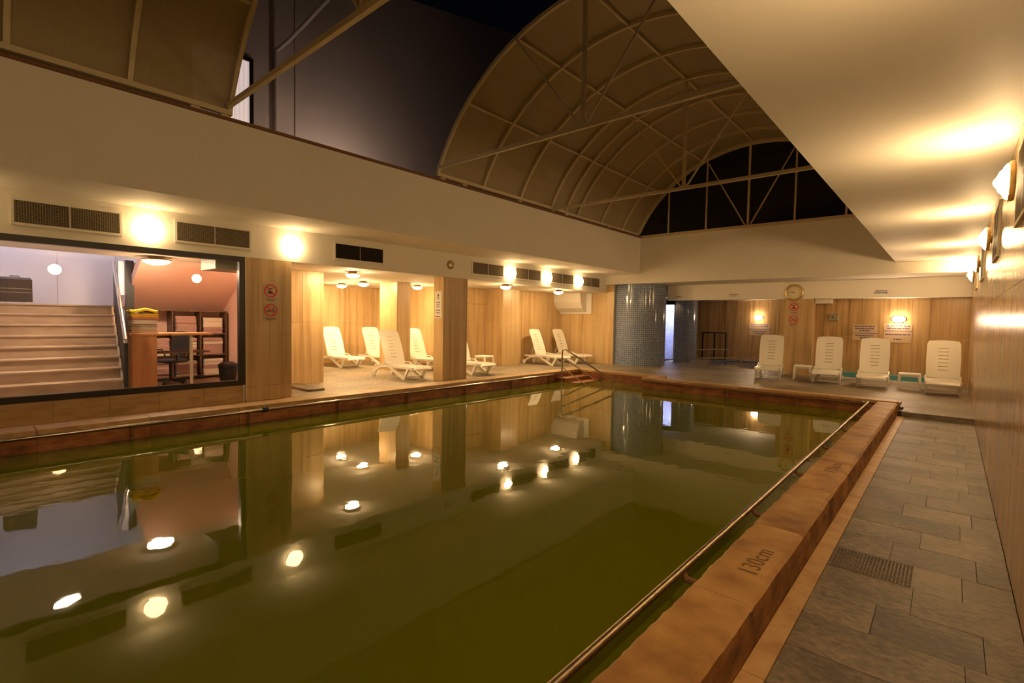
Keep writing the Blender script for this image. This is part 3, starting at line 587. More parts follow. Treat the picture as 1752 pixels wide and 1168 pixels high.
# ================================================================== LOUNGERS AND TABLES
def sheet(us, vs, f, holes, th, crown=None):
    """thin slotted panel: grid cells us x vs mapped by f(u,v)->(point, normal), cells in holes left open"""
    mb = MB(); nu, nv = len(us), len(vs); top = []; bot = []
    for v in vs:
        for u in us:
            p, n = f(u, v); top.append(p); bot.append(tuple(Vector(p)-Vector(n)*th))
    vv = top+bot; k = nu*nv; fs = []
    solid = lambda i, j: 0 <= i < nu-1 and 0 <= j < nv-1 and (i, j) not in holes
    for j in range(nv-1):
        for i in range(nu-1):
            if not solid(i, j): continue
            a, b_, c, d = j*nu+i, j*nu+i+1, (j+1)*nu+i+1, (j+1)*nu+i
            fs += [(a, b_, c, d), (k+d, k+c, k+b_, k+a)]
            if not solid(i, j-1): fs.append((a, k+a, k+b_, b_))
            if not solid(i, j+1): fs.append((c, k+c, k+d, d))
            if not solid(i-1, j): fs.append((d, k+d, k+a, a))
            if not solid(i+1, j): fs.append((b_, k+b_, k+c, c))
    return mb.add(vv, fs)
def make_lounger():
    """local axes: foot end at y=0, head towards +y, width along x"""
    t = thing('sun_lounger', '', 'lounger', (0,0,0), 0, 'white plastic sun loungers')
    us = [-0.335, -0.29, -0.20, -0.10, 0.0, 0.10, 0.20, 0.29, 0.335]
    def slots(n, y0, y1, sl):
        vs = [y0, y0+0.06]; 
        for i in range(n):
            a = y0+0.10+(y1-y0-0.16)*i/n; vs += [a, a+sl]
        vs += [y1-0.05, y1]; return sorted(set(round(v, 4) for v in vs))
    # seat
    vs = slots(9, 0.0, 1.12, 0.020); hol = set()
    for j in range(len(vs)-1):
        if vs[j+1]-vs[j] < 0.0215 and 0.05 < vs[j] < 1.05: hol |= {(2, j), (3, j), (4, j), (5, j)}
    def fs_(u, v):
        edge = max(0.0, abs(u)-0.27)/0.065; z = 0.345-0.012*edge-(0.055*((0.12-v)/0.12)**2 if v < 0.12 else 0)-0.015*math.sin(PI*v/1.12)
        w = u*(1-0.10*((0.15-v)/0.15)**2) if v < 0.15 else u
        return (w, v, z), (0, 0, 1)
    sheet(us, vs, fs_, hol, 0.022).build('seat', white_pl, t, True)
    # backrest, hinged at y=1.10 and raised steeply
    ang = math.radians(69); c, s_ = math.cos(ang), math.sin(ang)
    vs = slots(8, 0.0, 0.93, 0.018)+[0.955, 0.972]; hol = set()
    for j in range(len(vs)-1):
        if vs[j+1]-vs[j] < 0.0185 and 0.12 < vs[j] < 0.80: hol |= {(3, j), (4, j)}
    def fb(u, v):
        k = 1.0-0.05*abs(v-0.5)
        if v > 0.86: k -= 0.11*((v-0.86)/0.112)**2
        dip = 0.03*(1-(u/0.335)**2)-0.02*math.sin(PI*v/0.95)
        crown = 0.035*(1-(u/0.335)**2) if v > 0.9 else 0
        q = v+crown*(v-0.9)/0.072 if v > 0.9 else v
        return (u*k, 1.10+c*q+s_*dip, 0.36+s_*q-c*dip), (0, -s_, c)
    sheet(us, vs, fb, hol, 0.024).build('backrest', white_pl, t, True)
    for sx in (-1, 1):
        x = 0.315*sx
        MB().bar((x, 0.03, 0.315), (x, 1.62, 0.315), 0.035, 0.06).build('side_rail', white_pl, t)
        MB().bar((x, 0.22, 0.30), (x, 0.40, 0.0), 0.05, 0.07).bar((x, 0.40, 0.025), (x, 0.98, 0.31), 0.05, 0.07).build('leg', white_pl, t)
        lg = MB().tube([(x, 1.10, 0.30), (x, 1.35, 0.27), (x, 1.55, 0.17), (x, 1.66, 0.02)], [0.034, 0.034, 0.032, 0.028], 8).build('leg', white_pl, t, True)
        M = Matrix.Translation((x, 1.64, 0.085)) @ AX['+x' if sx > 0 else '-x']
        MB().lathe([(0.085, 0.0), (0.085, 0.03), (0.06, 0.04), (0.02, 0.045)], 16, M).build('wheel', white_pl, lg, True)
        MB().tube([(x*1.06, 0.80, 0.33), (x*1.06, 0.95, 0.395), (x*1.06, 1.12, 0.40), (x*1.06, 1.25, 0.34)], 0.016, 6).build('armrest', white_pl, t, True)
    MB().bar((-0.31, 0.40, 0.06), (0.31, 0.40, 0.06), 0.03, 0.03).build('cross_bar', white_pl, t); MB().bar((-0.31, 1.30, 0.25), (0.31, 1.30, 0.25), 0.03, 0.03).build('cross_bar', white_pl, t)
    for sx in (-1, 1): MB().bar((0.15*sx, 1.45, 0.30), (0.12*sx, 1.31, 0.86), 0.02, 0.02).build('prop_stay', white_pl, t)
    return t
Lg = make_lounger(); q = PI/2
spots = [((-0.11, 15.42, ZD), 0.02, 'white lounger nearest the polished right wall'), ((-1.50, 15.72, ZD), 0.06, 'white lounger left of the small table beside the right wall'),
         ((-2.56, 15.95, ZD), 0.10, 'white lounger between clock pillar table and blue notices'), ((-4.03, 15.95, ZD), 0.16, 'white lounger in front of the clock pillar'),
         ((-10.38, 8.36, ZD), q+0.06, 'nearest white lounger in the alcove, by the notice pillar'), ((-14.15, 8.75, ZD), q+0.08, 'leftmost white lounger deep in the alcove'),
         ((-13.75, 9.98, ZD), q+0.08, 'white lounger behind the nearest one, before deep pillar'), ((-11.9, 10.35, ZD), q+0.05, 'white lounger half hidden left of the notice pillar'),
         ((-10.02, 10.48, ZD), q, 'white lounger whose foot shows right of the notice pillar'), ((-10.30, 14.75, ZD), q+0.05, 'left of two white loungers by the pool handrail'),
         ((-10.25, 16.12, ZD), q+0.03, 'right of two white loungers by the pool handrail')]
for i, (l, rz, lab) in enumerate(spots):
    if i == 0: Lg.location = l; Lg.rotation_euler = (0, 0, rz); Lg['label'] = lab
    else: dup(Lg, l, rz, lab)
def make_table():
    t = thing('side_table', '', 'table', (0,0,0), 0, 'white plastic side tables')
    MB().bbox(-0.23, 0.23, -0.23, 0.23, 0.375, 0.42, 0.02).build('table_top', white_pl, t)
    MB().box(-0.20, 0.20, -0.205, -0.195, 0.335, 0.376).box(-0.20, 0.20, 0.195, 0.205, 0.335, 0.376).box(-0.205, -0.195, -0.2, 0.2, 0.335, 0.376).box(0.195, 0.205, -0.2, 0.2, 0.335, 0.376).build('apron', white_pl, t)
    for sx in (-1, 1):
        for sy in (-1, 1):
            MB().tube([(0.195*sx, 0.195*sy, 0.378), (0.215*sx, 0.215*sy, 0.2), (0.225*sx, 0.225*sy, 0.0)], [0.036, 0.028, 0.022], 6).build('leg', white_pl, t, True)
    return t
Tb = make_table()
for i, (l, rz, lab) in enumerate([((-0.78, 16.55, ZD), 0.05, 'white side table between the two rightmost loungers'), ((-3.30, 17.0, ZD), 0.1, 'white side table before the clock pillar'),
                                  ((-15.75, 7.95, ZD), 0.1, 'white side table left of the leftmost alcove lounger'), ((-13.95, 11.0, ZD), 0.05, 'white side table beyond the deep alcove pillar'),
                                  ((-11.7, 12.0, ZD), 0.05, 'white side table right of the notice pillar')]):
    if i == 0: Tb.location = l; Tb.rotation_euler = (0, 0, rz); Tb['label'] = lab
    else: dup(Tb, l, rz, lab)
# ================================================================== SIGNS AND CLOCK
def ban_sign(loc, ax, r, pict, label, glyphs=True):
    """round prohibition sign on a clear plate; local plane YZ for +x, XZ for -y"""
    t = thing('prohibition_sign', label, 'sign', loc, 0, 'round red prohibition signs'); Mx = AX[ax]
    def P(u, v, d): return (d, u, v) if ax == '+x' else (u, -d, v)
    def slab(u0, u1, v0, v1, d0, d1, mb, rot=0.0):
        cu, cv = (u0+u1)/2, (v0+v1)/2; pts = []
        for d in (d0, d1):
            for a, b_ in ((u0, v0), (u1, v0), (u1, v1), (u0, v1)):
                du, dv = a-cu, b_-cv; pts.append(P(cu+du*math.cos(rot)-dv*math.sin(rot), cv+du*math.sin(rot)+dv*math.cos(rot), d))
        return mb.add(pts, [(0,3,2,1),(4,5,6,7),(0,1,5,4),(1,2,6,5),(2,3,7,6),(3,0,4,7)])
    pl = slab(-r*1.15, r*1.15, -r*1.62, r*1.15, 0.0, 0.004, MB()).build('plate', plate_m, t)
    n = 28; vs = []; fs = []
    for k in range(n):
        a = 2*PI*k/n
        for rr, d in ((r, 0.004), (r, 0.007), (r*0.80, 0.007), (r*0.80, 0.004)): vs.append(P(rr*math.cos(a), rr*math.sin(a), d))
    for k in range(n):
        for j in range(4): fs.append((k*4+j, k*4+(j+1) % 4, ((k+1) % n)*4+(j+1) % 4, ((k+1) % n)*4+j))
    MB().add(vs, fs).build('ring', red_m, t)
    slab(-r*0.85, r*0.85, -r*0.09, r*0.09, 0.005, 0.0075, MB(), -PI/4).build('slash', red_m, t)
    mb = MB()
    if pict == 'smoke':
        slab(-r*0.6, r*0.30, -r*0.22, -r*0.06, 0.004, 0.006, mb); slab(r*0.34, r*0.55, -r*0.22, -r*0.06, 0.004, 0.006, mb); slab(r*0.2, r*0.28, 0.0, r*0.4, 0.004, 0.006, mb, 0.3); slab(r*0.40, r*0.48, 0.0, r*0.45, 0.004, 0.006, mb, 0.4)
    else:
        slab(-r*0.35, r*0.25, -r*0.45, -r*0.05, 0.004, 0.006, mb); slab(-r*0.12, r*0.0, -r*0.05, r*0.35, 0.004, 0.006, mb); slab(-r*0.45, r*0.4, r*0.28, r*0.40, 0.004, 0.006, mb, 0.35)
    mb.build('pictogram', ink, t)
    mb = MB(); slab(-r*0.8, r*0.8, -r*1.30, -r*1.22, 0.004, 0.0055, mb); slab(-r*0.6, r*0.6, -r*1.48, -r*1.41, 0.004, 0.0055, mb); o = mb.build('caption_lines', ink, pl); o['kind'] = 'stuff'
XS = XL+0.001
ban_sign((XS, 4.25, 1.97), '+x', 0.125, 'diving', 'upper red prohibition sign on the pillar beside the window')
ban_sign((XS, 4.25, 1.60), '+x', 0.125, 'smoke', 'lower red no smoking sign on the pillar beside the window')
ban_sign((-3.86, YH-0.001, 2.06), '-y', 0.135, 'diving', 'upper red prohibition sign under the wall clock')
ban_sign((-3.86, YH-0.001, 1.65), '-y', 0.135, 'smoke', 'lower red prohibition sign under the wall clock')
def notice(loc, w, h, lines, label, rule=None, plate=plate_m, col=blue_ink, thick=0.03):
    """flat notice facing -y with rows of lettering too small to read"""
    t = thing('wall_notice', label, 'sign', loc)
    if plate: MB().box(-w/2, w/2, -0.004, 0.0, 0, h).build('plate', plate, t)
    for z, f in lines:
        mb = MB(); x = -w/2*f; random.seed(int(z*1000)+int(w*100))
        while x < w/2*f-0.02:
            l_ = min(random.uniform(0.04, 0.11), w/2*f-x); mb.box(x, x+l_, -0.006, -0.003, z, z+thick); x += l_+0.014
        o = mb.build('text_line', col, t); o['kind'] = 'stuff'
    if rule is not None: MB().box(-w/2, w/2, -0.006, -0.003, rule, rule+0.018).build('rule', col, t)
    return t
notice((-2.00, YB-0.002, 1.06), 0.62, 0.47, [(0.40, 0.85), (0.335, 0.8), (0.27, 0.45), (0.12, 0.75), (0.05, 0.4)], 'left of two blue lettered notices on the far wall', 0.195)
notice((-1.20, YB-0.002, 1.02), 0.66, 0.54, [(0.47, 0.85), (0.40, 0.8), (0.22, 0.9), (0.08, 0.3)], 'blue lettered notice directly under the oval lamp', 0.33)
notice((-6.10, 22.798, 1.00), 0.82, 0.52, [(0.46, 0.85), (0.38, 0.8), (0.16, 0.7), (0.08, 0.45)], 'blue lettered notice in the spa alcove under the lamp', 0.26)
notice((-1.61, YH-0.002, 2.43), 0.40, 0.13, [(0.075, 0.7), (0.02, 0.8)], 'small blue lettered plate on the header above the loungers', None, white_pt)
notice((-5.75, YH-0.002, 2.41), 0.38, 0.12, [(0.03, 0.6), (0.085, 0.8)], 'small plate on the header left of the clock', None, white_pt, ink, 0.018)
notice((-7.71, YH-0.002, 2.41), 0.34, 0.10, [(0.03, 0.45)], 'small plate on the header beside the blue cabin', None, white_pt, ink, 0.025)
t = notice((-10.12, 8.629, 1.50), 0.27, 0.70, [(0.40, 0.5), (0.345, 0.35), (0.29, 0.4), (0.20, 0.6), (0.13, 0.5), (0.03, 0.8)], 'tall narrow shower notice on side of the notice pillar', None, white_pt, ink, 0.022)
MB().lathe([(0.028, 0), (0.028, 0.003)], 12, Matrix.Translation((0, -0.004, 0.60)) @ AX['-y']).box(-0.012, 0.012, -0.007, -0.004, 0.49, 0.60).build('pictogram', ink, t)
t = thing('wall_clock', 'round gilt wall clock on the header above red signs', 'clock', (-3.87, YH, 2.25))
M = Matrix.Translation((0, 0, 0.27)) @ AX['-y']
MB().lathe([(0.25, 0), (0.27, 0.015), (0.27, 0.03), (0.235, 0.05), (0.215, 0.052), (0.205, 0.035)], 36, M).build('rim', brass, t, True)
dl = MB().lathe([(0.206, 0.02), (0.204, 0.0375)], 36, M).build('dial', ivory, t)
mb = MB()
for k in range(12):
    a = 2*PI*k/12; mb.bar((0.15*math.sin(a), -0.0385, 0.27+0.15*math.cos(a)), (0.185*math.sin(a), -0.0385, 0.27+0.185*math.cos(a)), 0.012, 0.003, (0, 1, 0))
o = mb.build('hour_marks', ink, dl); o['kind'] = 'stuff'
for nm, a, l_, w in (('hour_hand', math.radians(300), 0.10, 0.014), ('minute_hand', math.radians(275), 0.16, 0.009)):
    MB().bar((-0.02*math.sin(a), -0.041, 0.27-0.02*math.cos(a)), (l_*math.sin(a), -0.041, 0.27+l_*math.cos(a)), w, 0.003, (0, 1, 0)).build(nm, ink, dl)
t = thing('wall_box', 'small grey control box on the wall right of the clock pillar', 'box', (-2.81, YB, 1.64))
MB().bbox(-0.12, 0.12, -0.10, 0.0, 0, 0.22, 0.012).build('case', plain('grey_box', (0.30, 0.26, 0.19), 0.5), t); MB().box(-0.05, 0.0, -0.105, -0.099, 0.09, 0.12).build('display', ink, t)
# ================================================================== POOL RAILS
t = thing('edge_rail', 'steel tube rail along the left pool edge', 'rail', (-8.60, YN, -0.075))
MB().tube([(0, 0.02, 0), (0, 15.65, 0)], 0.022, 10).build('tube', steel, t, True)
for y in (0.2, 1.77, 3.33, 4.93, 6.52, 8.2, 9.86, 11.48): MB().tube([(-0.045, y-YN, 0.0), (0.0, y-YN, -0.012), (0.0, y-YN, -0.30)], 0.02, 8).build('bracket', rusty, t, True)
tag(MB().tube([(-8.60, 3.55, -0.075), (-8.60, 3.63, -0.075)], 0.042, 12).build('rail_clamp', black_m, None, True), 'black clamp fixed on the left pool rail', 'clamp')
t = thing('edge_rail', 'steel tube rail along the right travertine curb', 'rail', (-1.20, YN, -0.035))
MB().tube([(0, 0.02, 0), (0, 16.2, 0), (-0.02, 16.3, 0), (-0.1, 16.36, 0)], 0.024, 14).build('tube', steel_d, t, True)
for y in (-1.4, 0.1, 1.55, 3.02, 4.46, 5.98, 7.5, 9.0, 10.5, 11.9): MB().tube([(0.0, y-YN, -0.01), (0.03, y-YN, -0.05), (0.16, y-YN, -0.06)], 0.022, 8).build('bracket', rusty, t, True)
t = thing('edge_rail', 'steel tube rail along the far pool edge', 'rail', (-6.0, 12.44, -0.09))
MB().tube([(-0.15, 0, 0), (4.72, 0, 0)], 0.02, 8).build('tube', rusty, t, True)
for x in (0.5, 2.0, 3.5): MB().tube([(x, 0.03, 0.0), (x, 0.0, -0.012), (x, 0.0, -0.24)], 0.02, 8).build('bracket', rusty, t, True)
t = thing('step_handrail', 'sloping steel handrail at the pool entry steps', 'handrail', (-8.39, 11.80, -0.5))
def V(x, z): return (x+8.39, 0, z+0.5)
MB().tube([V(-8.39, -0.45), V(-8.39, 0.55), V(-8.385, 0.62), V(-8.36, 0.665), V(-8.31, 0.68), V(-8.26, 0.665), V(-6.70, -0.10), V(-6.66, -0.14), V(-6.65, -0.20), V(-6.65, -0.45)], 0.024, 10).build('top_rail', steel_d, t, True)
MB().tube([V(-8.37, 0.42), V(-8.25, 0.38), V(-6.96, -0.26), V(-6.8, -0.34)], 0.018, 8).build('middle_rail', steel_d, t, True)
MB().tube([V(-8.37, 0.13), V(-8.25, 0.08), V(-7.55, -0.28), V(-7.4, -0.36)], 0.018, 8).build('lower_rail', steel_d, t, True)
tag(MB().bbox(-0.72, -0.56, 12.13, 12.32, ZD-0.02, ZD+0.004).build('drain_cover', black_m), 'small dark drain cover at the far curb corner', 'drain')
# ================================================================== BLUE CABINS
def uv_shell(name, mat, parent, cx, cy, r, z0, z1, a0, a1, th=0.06, tile=0.075, n=56, inner=None):
    me = bpy.data.meshes.new(name); vs = []; fs = []; uvs = []
    for i in range(n+1):
        a = a0+(a1-a0)*i/n
        for rr in (r, r-th):
            for z in (z0, z1): vs.append((cx+rr*math.cos(a), cy+rr*math.sin(a), z))
    H = (z1-z0)/tile
    for i in range(n):
        o = i*4; u0 = r*(a1-a0)*i/n/tile; u1 = r*(a1-a0)*(i+1)/n/tile
        fs += [(o, o+4, o+5, o+1), (o+6, o+2, o+3, o+7), (o+1, o+5, o+7, o+3), (o+4, o, o+2, o+6)]
        uvs += [(u0,0),(u1,0),(u1,H),(u0,H)]+[(u1,0),(u0,0),(u0,H),(u1,H)]+[(u0,0.5),(u1,0.5),(u1,0.5),(u0,0.5)]*2
    if a1-a0 < 2*PI-0.01: fs += [(0, 1, 3, 2), (n*4, n*4+2, n*4+3, n*4+1)]; uvs += [(0,0.5)]*8
    me.from_pydata(vs, [], fs); ul = me.uv_layers.new(name='UVMap')
    for k, uv in enumerate(uvs): ul.data[k].uv = uv
    me.materials.append(mat)
    if inner:
        me.materials.append(inner)
        for i in range(n): me.polygons[i*4+1].material_index = 1
    for p in me.polygons: p.use_smooth = True
    try: me.set_sharp_from_angle(angle=math.radians(30))
    except Exception: pass
    return link(name, me, parent)
c1 = thing('shower_cabin', 'large round column clad in blue mosaic tiles', 'column', (-8.96, 17.62, ZD), 0, None, 'structure')
uv_shell('mosaic_shell', mos_b, c1, 0, 0, 0.95, 0, 3.0, 0, 2*PI)
c2 = thing('shower_cabin', 'smaller round blue mosaic cabin with a lit doorway', 'cabin', (-8.86, 20.75, ZD), 0, None, 'structure')
ac = math.atan2(-20.75, 8.86)
uv_shell('mosaic_shell', mos_b, c2, 0, 0, 0.85, 0, 2.62, ac-math.radians(3), ac-math.radians(52)+2*PI, inner=mos_w)
for a in (-3, -52):
    b_ = ac+math.radians(a); MB().bar((0.82*math.cos(b_), 0.82*math.sin(b_), 0), (0.82*math.cos(b_), 0.82*math.sin(b_), 2.36), 0.10, 0.05, (math.cos(b_), math.sin(b_), 0)).build('door_jamb', plain('lilac_jamb', (0.55, 0.55, 0.72), 0.4) if a == -3 else MATS['lilac_jamb'], c2)
vs = [ac-math.radians(52-49*k/6) for k in range(7)]
mb = MB()
for a, b_ in zip(vs, vs[1:]): mb.bar((0.83*math.cos(a), 0.83*math.sin(a), 2.48), (0.83*math.cos(b_), 0.83*math.sin(b_), 2.48), 0.05, 0.26)
mb.build('door_header', dark_fr, c2)
tag(MB().lathe([(0.16, 0), (0.16, -0.03), (0.12, -0.05)], 20, Matrix.Translation((-8.86, 20.75, 2.49))).build('cabin_lamp', emis('cabin_lamp_lit', (0.80, 0.82, 1.0), 26), None, True), 'cool white lamp inside the blue mosaic cabin', 'lamp')
# ================================================================== SPA ALCOVE
sp = thing('spa_tub', 'low round spa tub lined with blue mosaic', 'spa tub', (-5.75, 20.75, ZD))
uv_shell('tub_wall', mos_b, sp, 0, 0, 1.55, 0, 0.10, 0, 2*PI, 0.20)
MB().lathe([(1.36, 0.01), (1.36, 0.05)], 40).build('water', jac_m, sp)
MB().lathe([(1.62, 0.0), (1.62, 0.03), (1.58, 0.035)], 40).build('rim_step', strip_m, sp)
t = thing('spa_handrail', 'bent steel guard rail beside the blue cabin', 'handrail', (-7.5, 18.95, ZD))
MB().tube([(0, 0, 0.58), (0.9, 0.02, 0.66), (1.65, 0.0, 0.66), (1.74, 0.0, 0.63), (1.76, 0.0, 0.55), (1.74, 0, 0.40), (1.65, 0, 0.375), (0, 0, 0.27)], 0.02, 8).build('rail', steel, t, True)
for x in (0.05, 0.7): MB().tube([(x, 0, 0), (x, 0, 0.62)], 0.018, 8).build('post', steel_d, t, True)
t = thing('spa_handrail', 'straight steel guard rail in front of the spa tub', 'handrail', (-5.65, 18.95, ZD))
MB().tube([(0, 0, 0), (0, 0, 0.42), (0.03, 0, 0.47), (0.1, 0, 0.49), (1.6, 0.05, 0.52)], 0.02, 8).build('rail', steel, t, True)
MB().tube([(1.55, 0.05, 0), (1.55, 0.05, 0.5)], 0.018, 8).build('post', steel_d, t, True)
t = thing('metal_rack', 'dark rectangular metal frame standing at the spa wall', 'rack', (-7.88, 22.55, ZD))
MB().bar((-0.5, 0, 0), (-0.5, 0, 1.2), 0.05, 0.05).build('leg', dark_fr, t); MB().bar((0.5, 0, 0), (0.5, 0, 1.2), 0.05, 0.05).build('leg', dark_fr, t); MB().bar((0.02, 0, 0), (0.02, 0, 1.2), 0.06, 0.05).build('leg', dark_fr, t)
MB().bar((-0.525, 0, 1.2), (0.525, 0, 1.2), 0.05, 0.05).build('top_bar', dark_fr, t); MB().bar((-0.5, 0, 0.06), (0.5, 0, 0.06), 0.03, 0.03).build('bottom_bar', dark_fr, t)
# curved white box under the lounge ceiling
t = thing('ceiling_box', 'white curved air conditioning box under the alcove ceiling', 'air conditioner', (-11.55, 16.80, 1.83))
prof = [(0.0, 0.0), (-0.14, 0.03), (-0.34, 0.16), (-0.47, 0.38), (-0.52, 0.735), (0.0, 0.735)]
MB().prism(prof, 'x', -0.75, 0.75).build('cover', white_pt, t); MB().box(-0.62, 0.98, -0.06, 0.0, -0.06, 0.735).build('back_plate', white_pt, t)
t = thing('wall_ledge', 'thin wooden moulding on the wall right of notice pillar', 'moulding', (-12.57, 12.1, 2.02))
MB().bar((0, -0.7, 0.0), (0, 0.84, 0.0), 0.03, 0.035).build('upper_strip', trav, t); MB().bar((0, -0.7, 0.06), (0, 0.84, 0.06), 0.02, 0.02).build('lower_strip', trav_l, t)
tag(MB().bbox(-11.6, -10.35, 5.22, 5.6, ZD, ZD+0.05).build('stone_step', slate), 'dark stone step at foot of the pillar with red signs', 'step')
# ================================================================== RECEPTION ROOM
t = thing('hall_railing', 'dark metal balustrade with steel handrail beside hall stairs', 'railing', (-10.75, 2.14, -0.02))
MB().tube([(0.02, 0.0, 0.98), (0.0, 0.0, 1.05), (-2.05, 0.24, 2.50), (-2.12, 0.24, 2.52)], 0.032, 10).build('handrail', steel, t, True)
MB().tube([(0.0, 0, 0), (0.02, 0, 1.0)], 0.035, 8).build('newel', black_m, t, True)
mb = MB().add([(0, -0.012, 0.12), (-2.05, 0.228, 1.58), (-2.05, 0.228, 2.40), (0, -0.012, 0.95), (0, 0.012, 0.12), (-2.05, 0.252, 1.58), (-2.05, 0.252, 2.40), (0, 0.012, 0.95)], [(0,1,2,3),(7,6,5,4),(0,4,5,1),(1,5,6,2),(2,6,7,3),(3,7,4,0)])
mb.build('infill_panel', black_m, t)
for k in range(1, 8): f = k/7; MB().tube([(-2.05*f, 0.24*f, 1.46*f+0.05), (-2.05*f, 0.24*f, 1.02+1.45*f)], 0.018, 6).build('baluster', black_m, t, True)
t = thing('stair_newel', 'tall black post with pale window slit behind the railing', 'post', (-13.1, 2.66, -0.02))
MB().box(-0.05, 0.05, -0.04, 0.10, 0, 2.62).build('post', black_m, t); MB().box(-0.06, -0.05, -0.14, -0.04, 1.9, 2.6).build('slit', lm_win, t)
t = thing('suitcase', 'brown suitcase standing on the stair landing', 'suitcase', (-13.35, 0.98, 1.643))
MB().bbox(-0.13, 0.13, -0.235, 0.235, 0.03, 0.49, 0.04).build('shell', case_m, t)
for z in (0.20, 0.27): MB().box(0.13, 0.135, -0.22, 0.22, z, z+0.012).build('trim_band', grille_m, t)
for y_ in (-0.18, 0.18): MB().lathe([(0.03, -0.02), (0.03, 0.02)], 10, Matrix.Translation((0.08, y_, 0.03)) @ AX['+x']).build('wheel', white_pt, t, True)
MB().tube([(0, -0.07, 0.485), (0, -0.06, 0.515), (0, 0.06, 0.515), (0, 0.07, 0.485)], 0.01, 6).build('handle', black_m, t, True)
# reception counter
t = thing('reception_counter', 'orange veneer reception counter with open right side', 'counter', (-11.7, 2.40, -0.02))
MB().box(0.0, 0.03, 0.02, 0.42, 0, 1.09).build('front_panel', wood_o, t); MB().box(-0.55, 0.0, 0.0, 0.03, 0, 1.09).build('side_panel', wood_o, t)
MB().box(-0.60, 0.05, -0.02, 1.40, 1.09, 1.13).build('counter_top', wood_o, t); MB().box(-0.02, 0.02, 0.99, 1.04, 0, 1.09).build('leg', cream_st, t); MB().box(-0.55, -0.05, 0.42, 1.38, 0.72, 0.75).build('desk_board', wood_d, t)
# folded towels stacked on the counter
cols = [towel_w]*7+[towel_p, towel_o, towel_y, towel_y]; z = 1.11; random.seed(3)
for i, m_ in enumerate(cols):
    h = 0.036 if i < 9 else 0.06 if i == 9 else 0.06; dx, dy = random.uniform(-0.012, 0.012), random.uniform(-0.012, 0.012)
    names = {towel_w: 'cream', towel_p: 'rose', towel_o: 'orange', towel_y: 'yellow'}[m_]
    pos = 'at the bottom' if i == 0 else 'second from bottom' if i == 1 else 'third from bottom' if i == 2 else 'fourth from bottom' if i == 3 else 'fifth from bottom' if i == 4 else 'sixth from bottom' if i == 5 else 'topmost cream one' if i == 6 else 'just under the orange one' if i == 7 else 'under the yellow ones' if i == 8 else 'under the top one' if i == 9 else 'rumpled on top'
    o = thing('folded_towel', f'folded {names} towel {pos} of counter stack', 'towel', (-11.86+dx, 2.64+dy, z), 0, 'towels stacked on the counter')
    if i == len(cols)-1:
        us = [-0.16+0.04*k for k in range(9)]; vs_ = [-0.22+0.055*k for k in range(9)]
        sheet(us, vs_, lambda u, v: ((u, v, 0.072+0.02*math.sin(v*16+1)+0.012*math.sin(u*20)), (0, 0, 1)), set(), 0.04).build('fold', m_, o, True)
    else:
        MB().bbox(-0.15, 0.15, -0.215, 0.215, 0, h-0.004, 0.012).build('fold', m_, o); MB().box(0.15, 0.153, -0.205, 0.205, h*0.45, h*0.5).build('fold_shade', wood_d, o)  # dark strip paints the shade inside the towel's fold
    z += h
# shelving with towels
t = thing('towel_shelf', 'brown shelving unit on the pink back wall', 'shelf', (-13.62, 3.0, -0.02))
for y_ in (0.0, 0.55, 1.12, 1.68): MB().box(-0.2, 0.2, y_-0.012, y_+0.012, 0, 1.60).build('upright', wood_d, t)
for z_ in (0.05, 0.55, 1.05, 1.59): MB().box(-0.2, 0.2, 0.0, 1.68, z_-0.012, z_+0.012).build('board', wood_d, t)
rn = ['bottom', 'middle', 'top']; cn = ['left', 'centre', 'right']; on = ['lowest', 'second', 'third', 'fourth', 'fifth', 'sixth']
for ci, y_ in enumerate((0.28, 0.835, 1.40)):
    for ri, z_ in enumerate((0.062, 0.562, 1.062)):
        if ci == 0 and ri == 2: continue
        zz = z_-0.02; k = 5
        for i in range(k):
            m_ = random.choice([towel_p, towel_p, towel_w, towel_p]); nm = {towel_w: 'cream', towel_p: 'rose', towel_o: 'orange'}[m_]; h = random.uniform(0.068, 0.085)
            tag(MB().bbox(-0.17, 0.17, -0.21, 0.21, 0, h, 0.02).build('folded_towel', m_, None, False, (-13.60+random.uniform(-0.02, 0.01), 3.0+y_+random.uniform(-0.01, 0.01), zz+0.002)), f'folded {nm} towel, {on[i]} from the board, {cn[ci]} column, {rn[ri]} shelf', 'towel', 'towels on the shelving'); zz += h
# office chair
t = thing('office_chair', 'black office chair with loop armrests behind the counter', 'chair', (-12.75, 3.32, -0.02), 0.6)
for k in range(5): a = 2*PI*k/5; ba = MB().bar((0, 0, 0.09), (0.30*math.cos(a), 0.30*math.sin(a), 0.055), 0.05, 0.035).build('base_arm', black_m, t); MB().lathe([(0.028, -0.02), (0.028, 0.02)], 10, Matrix.Translation((0.30*math.cos(a), 0.30*math.sin(a), 0.03)) @ AX['+x']).build('castor', black_m, ba, True)
MB().tube([(0, 0, 0.08), (0, 0, 0.46)], 0.028, 10).build('column', black_m, t, True)
MB().bbox(-0.24, 0.24, -0.24, 0.24, 0.46, 0.54, 0.035).build('seat', black_m, t)
us = [-0.22+0.055*k for k in range(9)]; vs_ = [0.08*k for k in range(8)]
sheet(us, vs_, lambda u, v: ((u*math.sqrt(max(0.05, 1-((v-0.28)/0.30)**2)), 0.27+0.10*v-0.25*u*u, 0.60+v*0.95), (0, -1, 0.1)), set(), 0.05).build('backrest', black_m, t, True)
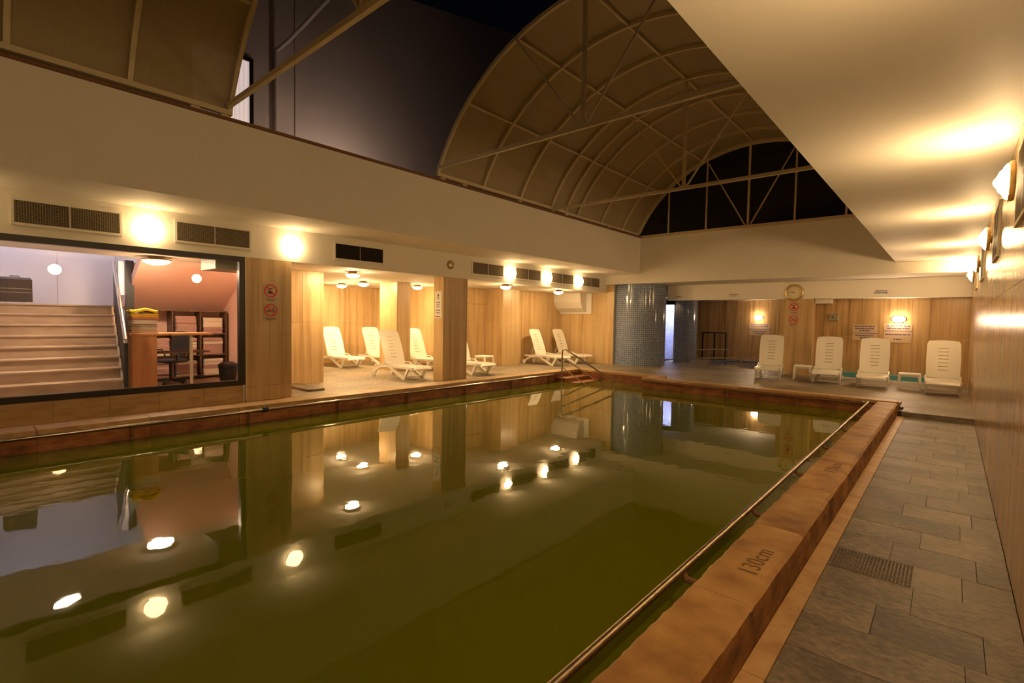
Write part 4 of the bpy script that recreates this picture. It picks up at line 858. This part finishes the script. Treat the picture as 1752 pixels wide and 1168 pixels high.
MB().bar((0, 0.2, 0.48), (0, 0.30, 0.75), 0.06, 0.02).build('back_bracket', black_m, t)
for sx in (-1, 1): MB().tube([(0.25*sx, 0.16, 0.52), (0.29*sx, 0.17, 0.64), (0.29*sx, 0.10, 0.73), (0.29*sx, -0.10, 0.73), (0.29*sx, -0.17, 0.64), (0.25*sx, -0.10, 0.52)], 0.017, 8).build('armrest', black_m, t, True)
# bin bag, door, notice, beam box
t = thing('waste_bin', 'black waste bin with bag by the room door', 'bin', (-12.1, 4.25, -0.02))
MB().lathe([(0.15, 0), (0.17, 0.1), (0.19, 0.34), (0.185, 0.36)], 18).build('bin_body', black_m, t, True); MB().lathe([(0.18, 0.33), (0.205, 0.36), (0.19, 0.43), (0.12, 0.47), (0.02, 0.45)], 14).build('bin_bag', bag_m, t, True)
d1 = struct('door_1', MB().box(-11.55, -10.75, 4.66, 4.75, -0.02, 2.08), wood_d, 'dark door at the right end of the reception room', 'door')
MB().box(-11.62, -11.55, 4.62, 4.75, -0.02, 2.12).box(-10.75, -10.62, 4.60, 4.75, -0.02, 2.12).box(-11.62, -10.62, 4.62, 4.75, 2.08, 2.16).build('door_frame', white_pt, d1)
t = thing('paper_notice', 'white paper notice on the dark room door', 'notice', (-11.2, 4.655, 1.25)); MB().box(-0.11, 0.11, -0.006, 0.0, 0, 0.30).build('sheet', white_pt, t); MB().box(-0.07, 0.07, -0.008, -0.006, 0.08, 0.22).build('print_block', blue_ink, t)
tag(MB().bbox(-11.2, -10.4, 3.45, 4.5, 2.36, 2.60, 0.01).build('ceiling_duct', plain('olive_duct', (0.22, 0.22, 0.14), 0.5)), 'olive grey duct box under the reception ceiling', 'duct')
t = thing('small_sconce', 'small bright wall lamp near the reception door', 'lamp', (-11.68, 4.74, 2.18)); MB().box(-0.03, 0.03, -0.03, 0.0, 0, 0.10).build('base', brass, t); MB().lathe([(0.02, 0.06), (0.045, 0.08), (0.045, 0.17), (0.02, 0.19)], 12, Matrix.Translation((0, -0.07, 0))).build('shade', lm_room, t, True)
bpy.context.view_layer.update()
